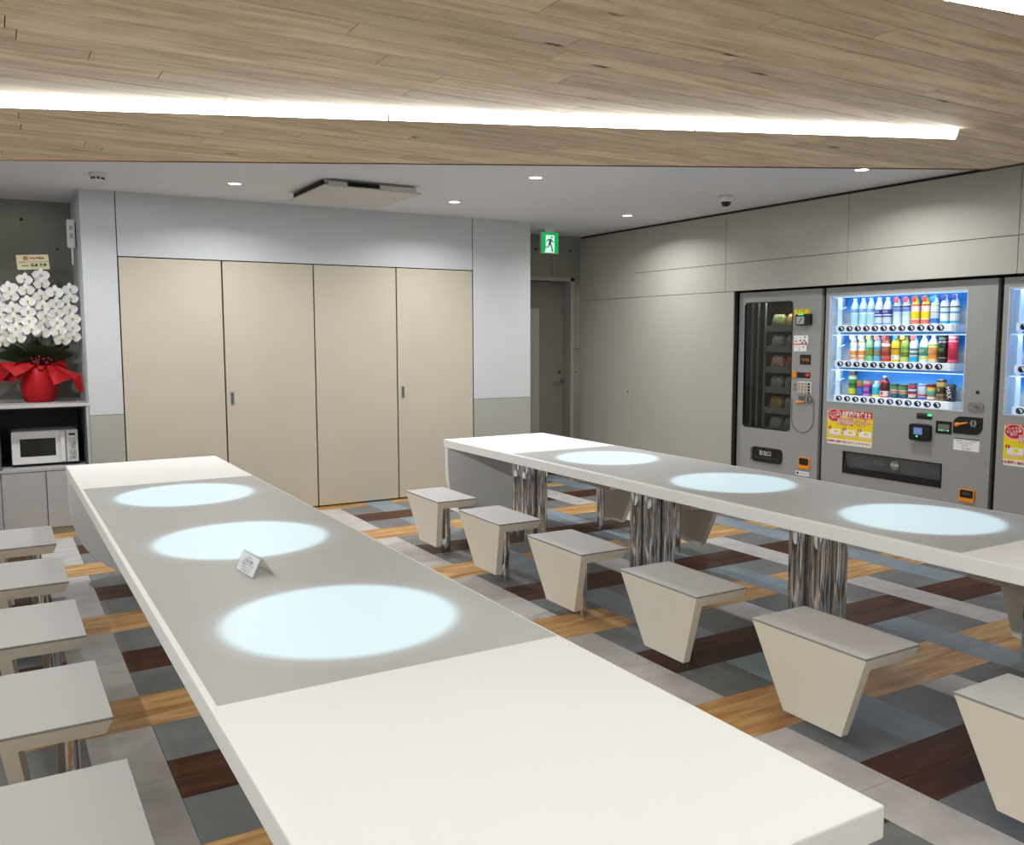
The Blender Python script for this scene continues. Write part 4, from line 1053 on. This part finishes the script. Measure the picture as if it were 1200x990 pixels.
    lk = build('lock_plate', rounded(3.536, 3.426, .939, .994, .02, XM - .008, XM, 5), M_steel, root); build('lock', MB().cyl((XM - .014, 3.468, .966), .017, .008, 'x', 20), M_steel, lk); build('keyhole', vb(3.474, 3.462, .962, .970, XM - .0155, XM - .0135), M_black, lk)
    build('screw_cap', MB().cyl((XM - .005, 3.472, 1.064), .011, .006, 'x', 16), M_black, root)
    rt = build('coin_return', rounded(3.458, 3.568, .322, .408, .010, XM - .010, XM, 4), M_orange, root); build('return_cup', rounded(3.466, 3.558, .350, .402, .008, XM - .0108, XM - .0098, 4), M_black, rt); text('lettering', '返却口', .020, M_lcd, rt, (XM - .0112, 3.51, .378), NX, ZX)
    return root
drink_machine('grey drink vending machine with three lit blue shelves of drinks', 4.733, 3.368, True)
drink_machine('second drink machine cut by the right photo edge', 3.329, 1.964, False)

# drinks: each one its own thing --------------------------------------
def pm(c, rough=.35): return mat('print_%d_%d_%d' % c, rgb(*c), rough)
def drink(kind, y, zb, h, r, label, bands, badge=None, cap=None, tx=None):
    x = XM + .100
    nm, cat = {'bottle': ('drink_bottle', 'bottle'), 'can': ('drink_can', 'can'), 'carton': ('drink_carton', 'carton')}[kind]
    root = thing(nm, label, cat, (x, y, zb), 'drinks on the lit vending shelves')
    if kind == 'bottle':
        prof = [(0, 0), (r * .9, 0), (r, .008), (r, h * .62), (r * .93, h * .70), (r * .62, h * .84), (r * .42, h * .90), (r * .42, h * .93), (0, h * .93)]
        build('bottle', MB().lathe((x, y, zb), prof, 18), pm(bands[0][2]), root, True)
        build('cap', MB().cyl((x, y, zb + h * .925), r * .47, h * .075, 'z', 14), pm(cap or (236, 240, 246)), root, False)
        def rad(t):
            for (ra, za), (rb, zb_) in zip(prof[2:], prof[3:]):
                if za <= t * h <= zb_ and zb_ > za: return ra + (rb - ra) * (t * h - za) / (zb_ - za)
            return r
        for t0, t1, c in bands[1:]:
            n = 4; build('label_band', MB().lathe((x, y, zb), [(rad(t0 + (t1 - t0) * k / n) + .0006, (t0 + (t1 - t0) * k / n) * h) for k in range(n + 1)], 18), pm(c), root, True)
    elif kind == 'can':
        build('can', MB().lathe((x, y, zb), [(0, 0), (r * .85, 0), (r, .008), (r, h * .93), (r * .82, h * .985), (r * .80, h), (0, h * .985)], 18), pm(bands[0][2], .3), root, True)
        build('lid', MB().cyl((x, y, zb + h - .004), r * .80, .0045, 'z', 16), M_steel, root)
        for t0, t1, c in bands[1:]: build('label_band', MB().lathe((x, y, zb), [(r + .0006, t0 * h), (r + .0006, t1 * h)], 18), pm(c, .3), root, True)
    else:
        build('carton', MB().box(x - r, x + r, y - r, y + r, zb, zb + h, .002, 1), pm(bands[0][2], .5), root)
        for t0, t1, c in bands[1:]: build('label_band', MB().box(x - r - .0007, x + r + .0003, y - r - .0005, y + r + .0005, zb + t0 * h, zb + t1 * h), pm(c, .5), root)
    if badge:
        yo, zo, rr, c = badge
        bg = build('badge', MB().cyl((x - r - .003, y - yo, zb + zo * h), rr, .001, 'x', 18), pm(c, .5), root)
    if tx:
        s_, t_, sz_, c = tx
        text('lettering', s_, sz_, pm(c, .5), root, (x - r - .0016, y, zb + t_ * h), NX, ZX, squeeze=.8)
    return root
Z1, Z2, Z3 = 1.4632, 1.1932, .9272
HB = .2525
r1 = [4.553, 4.478, 4.409, 4.339, 4.266, 4.183, 4.108, 4.036, 3.955, 3.885, 3.811, 3.737]
dy = -.012
# every product stands on a small riser block behind the price strip
for zz in (Z1, Z2, Z3):
    pass
RI = .056
clear = (196, 226, 244)
def place(i, row, kind, h, r, lab, bands, **k):
    y = (r1[i] if row < 3 else r1[i]) + dy
    zb = (Z1, Z2, Z3)[row - 1]
    rs = thing('display_riser', '%s display block under the %s drink of the %s lit shelf' % ('white', ordn_[i], rown[row - 1]), 'stand', (XM + .1, y, zb), 'display blocks under the drinks') if False else None
    drink(kind, y, zb + RI, h, r, lab, bands, **k)
ordn_ = ['first', 'second', 'third', 'fourth', 'fifth', 'sixth', 'seventh', 'eighth', 'ninth', 'tenth', 'eleventh', 'last']
rown = ['top', 'middle', 'bottom']
for row, zz in enumerate((Z1, Z2, Z3)):
    o = build('display_step', MB().box(XM + .062, XM + .172, 3.69, 4.60, zz + .0005, zz + RI - .0005, .001, 1), mat('price_strip_white', rgb(232, 236, 238), .4)); tag(o, 'white step carrying the drinks on the %s lit shelf' % rown[row], 'display step', 'white steps in the lit drink machine')
HT = 1.721 - (Z1 + RI)
for i in range(3): place(i, 1, 'bottle', HT, .030, '%s of three clear pale blue water bottles, top lit shelf' % ('first', 'second', 'third')[i], [(0, 1, clear), (.48, .60, (90, 150, 205)), (.42, .46, (236, 240, 244)), (.06, .40, (176, 222, 236))], cap=(190, 226, 245), tx=('天然水', .53, .018, (240, 246, 250)))
for i in (3, 4): place(i, 1, 'bottle', HT, .031, '%s white bottle with navy label, top lit shelf' % ('left', 'right')[i - 3], [(0, 1, (214, 226, 240)), (.38, .56, (32, 62, 148)), (.28, .34, (36, 74, 160)), (.34, .38, (240, 244, 250)), (0, .06, (120, 160, 215))], cap=(226, 234, 246), tx=('ION', .47, .026, (236, 240, 250)))
for i in (5, 6): place(i, 1, 'bottle', HT, .030, '%s pale bottle with red badge and blue print, top lit shelf' % ('left', 'right')[i - 5], [(0, 1, (200, 226, 244)), (.46, .58, (90, 140, 210)), (.60, .66, (60, 50, 120)), (.02, .30, (214, 232, 244))], badge=(.008, .88, .020, (206, 60, 60)), cap=(40, 80, 170), tx=('Water', .52, .016, (200, 60, 90)))
for i in (7, 8): place(i, 1, 'bottle', HT, .031, '%s yellow and white lemon bottle, top lit shelf' % ('left', 'right')[i - 7], [(0, 1, (238, 222, 80)), (.20, .44, (240, 214, 20)), (.44, .64, (240, 214, 208)), (.64, .70, (200, 60, 40)), (.02, .16, (232, 120, 120)), (.16, .20, (244, 236, 226))], badge=(.006, .88, .020, (210, 40, 50)), cap=(60, 150, 80), tx=('C', .56, .02, (190, 40, 40)))
place(9, 1, 'bottle', HT, .029, 'white bottle with a blue foot label and thin red line', [(0, 1, (206, 224, 242)), (.04, .20, (60, 122, 200)), (.40, .425, (220, 90, 90)), (.62, .66, (150, 190, 80))], badge=(-.004, .87, .020, (40, 130, 214)), cap=(60, 140, 220))
for i in (10, 11): place(i, 1, 'bottle', HT, .030, '%s milky bottle with navy badge and teal stripe, top lit shelf' % ('left', 'right')[i - 10], [(0, 1, (222, 232, 244)), (.36, .42, (60, 160, 196)), (.02, .10, (50, 176, 214)), (.55, .60, (70, 80, 110)), (.12, .34, (240, 236, 240))], badge=(.006, .90, .021, (30, 44, 130)), cap=(230, 236, 246))
HM = 1.447 - (Z2 + RI)
for i in (0, 1): place(i, 2, 'bottle', HM, .027, '%s white bottle with orange block, middle lit shelf' % ('left', 'right')[i], [(0, 1, (232, 232, 236)), (.22, .38, (230, 150, 50)), (.06, .16, (226, 160, 110)), (.70, .76, (214, 140, 60))], badge=(.0, .90, .020, (226, 232, 240)), cap=(236, 238, 242), tx=('天', .52, .022, (70, 60, 90)))
place(2, 2, 'bottle', HM, .028, 'green bottle with yellow fruit print and lime badge', [(0, 1, (150, 196, 160)), (.20, .52, (70, 160, 90)), (.24, .44, (226, 220, 110)), (.0, .14, (120, 196, 130))], badge=(.004, .90, .020, (180, 200, 60)), cap=(60, 130, 90))
place(3, 2, 'bottle', HM, .028, 'blue bottle with yellow fruit print and salmon badge', [(0, 1, (170, 196, 214)), (.18, .54, (70, 140, 190)), (.22, .42, (240, 210, 90)), (.0, .15, (90, 180, 220))], badge=(.004, .89, .021, (208, 110, 90)), cap=(60, 110, 170))
place(4, 2, 'bottle', HM, .033, 'brown red bottle with white swash and crimson cap', [(0, 1, (170, 92, 70)), (.24, .36, (150, 40, 44)), (.02, .22, (214, 60, 60)), (.13, .19, (245, 230, 226)), (.56, .66, (236, 232, 226))], badge=(.0, .88, .019, (200, 50, 70)), cap=(180, 40, 60))
place(5, 2, 'bottle', HM, .034, 'yellow bottle with white oval label and blue badge', [(0, 1, (214, 184, 50)), (.28, .46, (206, 160, 30)), (.08, .24, (244, 244, 232)), (.46, .50, (60, 60, 50)), (.0, .07, (236, 200, 30))], badge=(.012, .90, .018, (40, 120, 210)), cap=(200, 170, 90), tx=('茶', .16, .02, (60, 110, 90)))
place(6, 2, 'bottle', HM, .031, 'olive green tea bottle with gold badge', [(0, 1, (160, 170, 80)), (.20, .34, (50, 110, 50)), (.44, .56, (90, 150, 70)), (.0, .18, (190, 200, 120)), (.24, .30, (226, 226, 120))], badge=(-.006, .90, .019, (214, 186, 70)), cap=(50, 120, 70))
place(7, 2, 'bottle', HM, .030, 'silver white bottle with cyan foot and red badge', [(0, 1, (214, 224, 234)), (.02, .20, (40, 170, 220)), (.42, .50, (90, 120, 140)), (.26, .34, (80, 110, 120))], badge=(.006, .89, .020, (190, 80, 70)), cap=(220, 228, 236))
place(8, 2, 'bottle', HM * .98, .033, 'teal label bottle with white shoulder, middle lit shelf', [(0, 1, (220, 236, 244)), (.24, .56, (40, 156, 160)), (.30, .50, (150, 206, 130)), (.10, .22, (214, 226, 130))], cap=(226, 240, 250), tx=('麦茶', .40, .026, (240, 244, 220)))
place(9, 2, 'bottle', HM * .98, .034, 'orange label bottle with white shoulder, middle lit shelf', [(0, 1, (232, 226, 200)), (.14, .56, (236, 150, 40)), (.28, .48, (240, 190, 150)), (.60, .66, (110, 170, 70))], cap=(240, 240, 200), tx=('みかん', .38, .02, (250, 240, 230)))
place(10, 2, 'can', HM * .97, .030, 'tall black can with green streaks, middle lit shelf', [(0, 1, (24, 30, 26)), (.17, .20, (170, 170, 170)), (.74, .77, (190, 190, 190)), (.84, .90, (90, 100, 90))], tx=('MM', .46, .036, (90, 170, 60)))
place(11, 2, 'can', HM * .98, .032, 'tall crimson can with pale rim, middle lit shelf', [(0, 1, (196, 48, 72)), (.03, .12, (226, 90, 130)), (.76, .79, (240, 190, 200)), (.88, .96, (230, 150, 160))])
H3 = [1.169, 1.10, 1.101, 1.101, 1.142, 1.087, 1.085, 1.099, 1.097, 1.10, 1.134, 1.102]
H3 = [h - (Z3 + RI) for h in H3]
place(0, 3, 'can', H3[0], .030, 'tall green can with dark lid band, bottom lit shelf', [(0, 1, (70, 130, 60)), (.06, .30, (206, 206, 70)), (.84, .97, (70, 40, 60)), (.66, .78, (190, 196, 170)), (.42, .50, (40, 80, 50))])
place(1, 3, 'can', H3[1], .029, 'blue and green can with red badge, bottom lit shelf', [(0, 1, (50, 80, 170)), (.62, .95, (110, 170, 60)), (.12, .5, (70, 110, 196))], badge=(.006, .76, .018, (220, 80, 60)))
place(2, 3, 'carton', H3[2], .027, 'purple carton with magenta top, bottom lit shelf', [(0, 1, (110, 60, 150)), (.66, .80, (200, 50, 130)), (.80, .97, (180, 160, 120)), (.0, .16, (170, 130, 190))], tx=('葡萄', .42, .03, (200, 170, 220)))
place(3, 3, 'bottle', H3[3], .029, 'short sky blue bottle with yellow edge, bottom lit shelf', [(0, 1, (140, 210, 240)), (.14, .60, (50, 180, 210)), (.0, .12, (240, 220, 70))], cap=(226, 240, 250))
place(4, 3, 'bottle', H3[4], .034, 'dark red ringed bottle with white cap, bottom lit shelf', [(0, 1, (80, 26, 26)), (.04, .30, (236, 220, 224)), (.0, .07, (220, 50, 100)), (.70, .76, (190, 30, 50))], badge=(-.012, .72, .013, (214, 60, 80)), cap=(230, 226, 230), tx=('●', .18, .034, (210, 40, 50)))
for i in (5, 6): place(i, 3, 'can', H3[i], .029, '%s green can with red diagonal wave, bottom lit shelf' % ('left', 'right')[i - 5], [(0, 1, (70, 120, 70)), (.34, .60, (226, 190, 170)), (.40, .50, (190, 70, 60)), (.04, .26, (60, 90, 130)), (.86, .95, (30, 40, 40))])
place(7, 3, 'can', H3[7], .029, 'navy can with red and white rings, bottom lit shelf', [(0, 1, (70, 60, 110)), (.68, .84, (206, 60, 60)), (.50, .62, (226, 226, 234)), (.10, .30, (226, 200, 190)), (.30, .40, (190, 60, 50))])
place(8, 3, 'can', H3[8], .030, 'pale lilac can with small red emblem, bottom lit shelf', [(0, 1, (190, 200, 226)), (.0, .16, (90, 100, 180)), (.84, .95, (120, 130, 190)), (.22, .34, (210, 80, 80))])
place(9, 3, 'can', H3[9], .030, 'rainbow striped can with black shoulder, bottom lit shelf', [(0, 1, (196, 60, 60)), (.84, .96, (40, 40, 44)), (.56, .76, (220, 200, 80)), (.30, .56, (90, 170, 150)), (.06, .24, (226, 226, 210))])
place(10, 3, 'can', H3[10], .033, 'tall gold can with black label, bottom lit shelf', [(0, 1, (166, 146, 74)), (.34, .66, (60, 44, 34)), (.88, .97, (40, 40, 60)), (.08, .24, (120, 90, 90))], tx=('BOSS'[:0] or '金', .52, .03, (220, 200, 140)))
place(11, 3, 'can', H3[11], .031, 'black can with white slanted lettering, bottom lit shelf', [(0, 1, (42, 44, 54)), (.0, .14, (70, 50, 54))])
text_parent = [o for o in bpy.data.objects if o.get('label', '').startswith('black can with white slanted')][0]
text('lettering', 'MAX', .044, M_white, text_parent, (XM + .100 - .0335, r1[11] + dy, Z3 + RI + H3[11] * .52), (0, -.25, -1), (0, -1, .25), squeeze=.9)
print('planks', npl, 'floor', count)
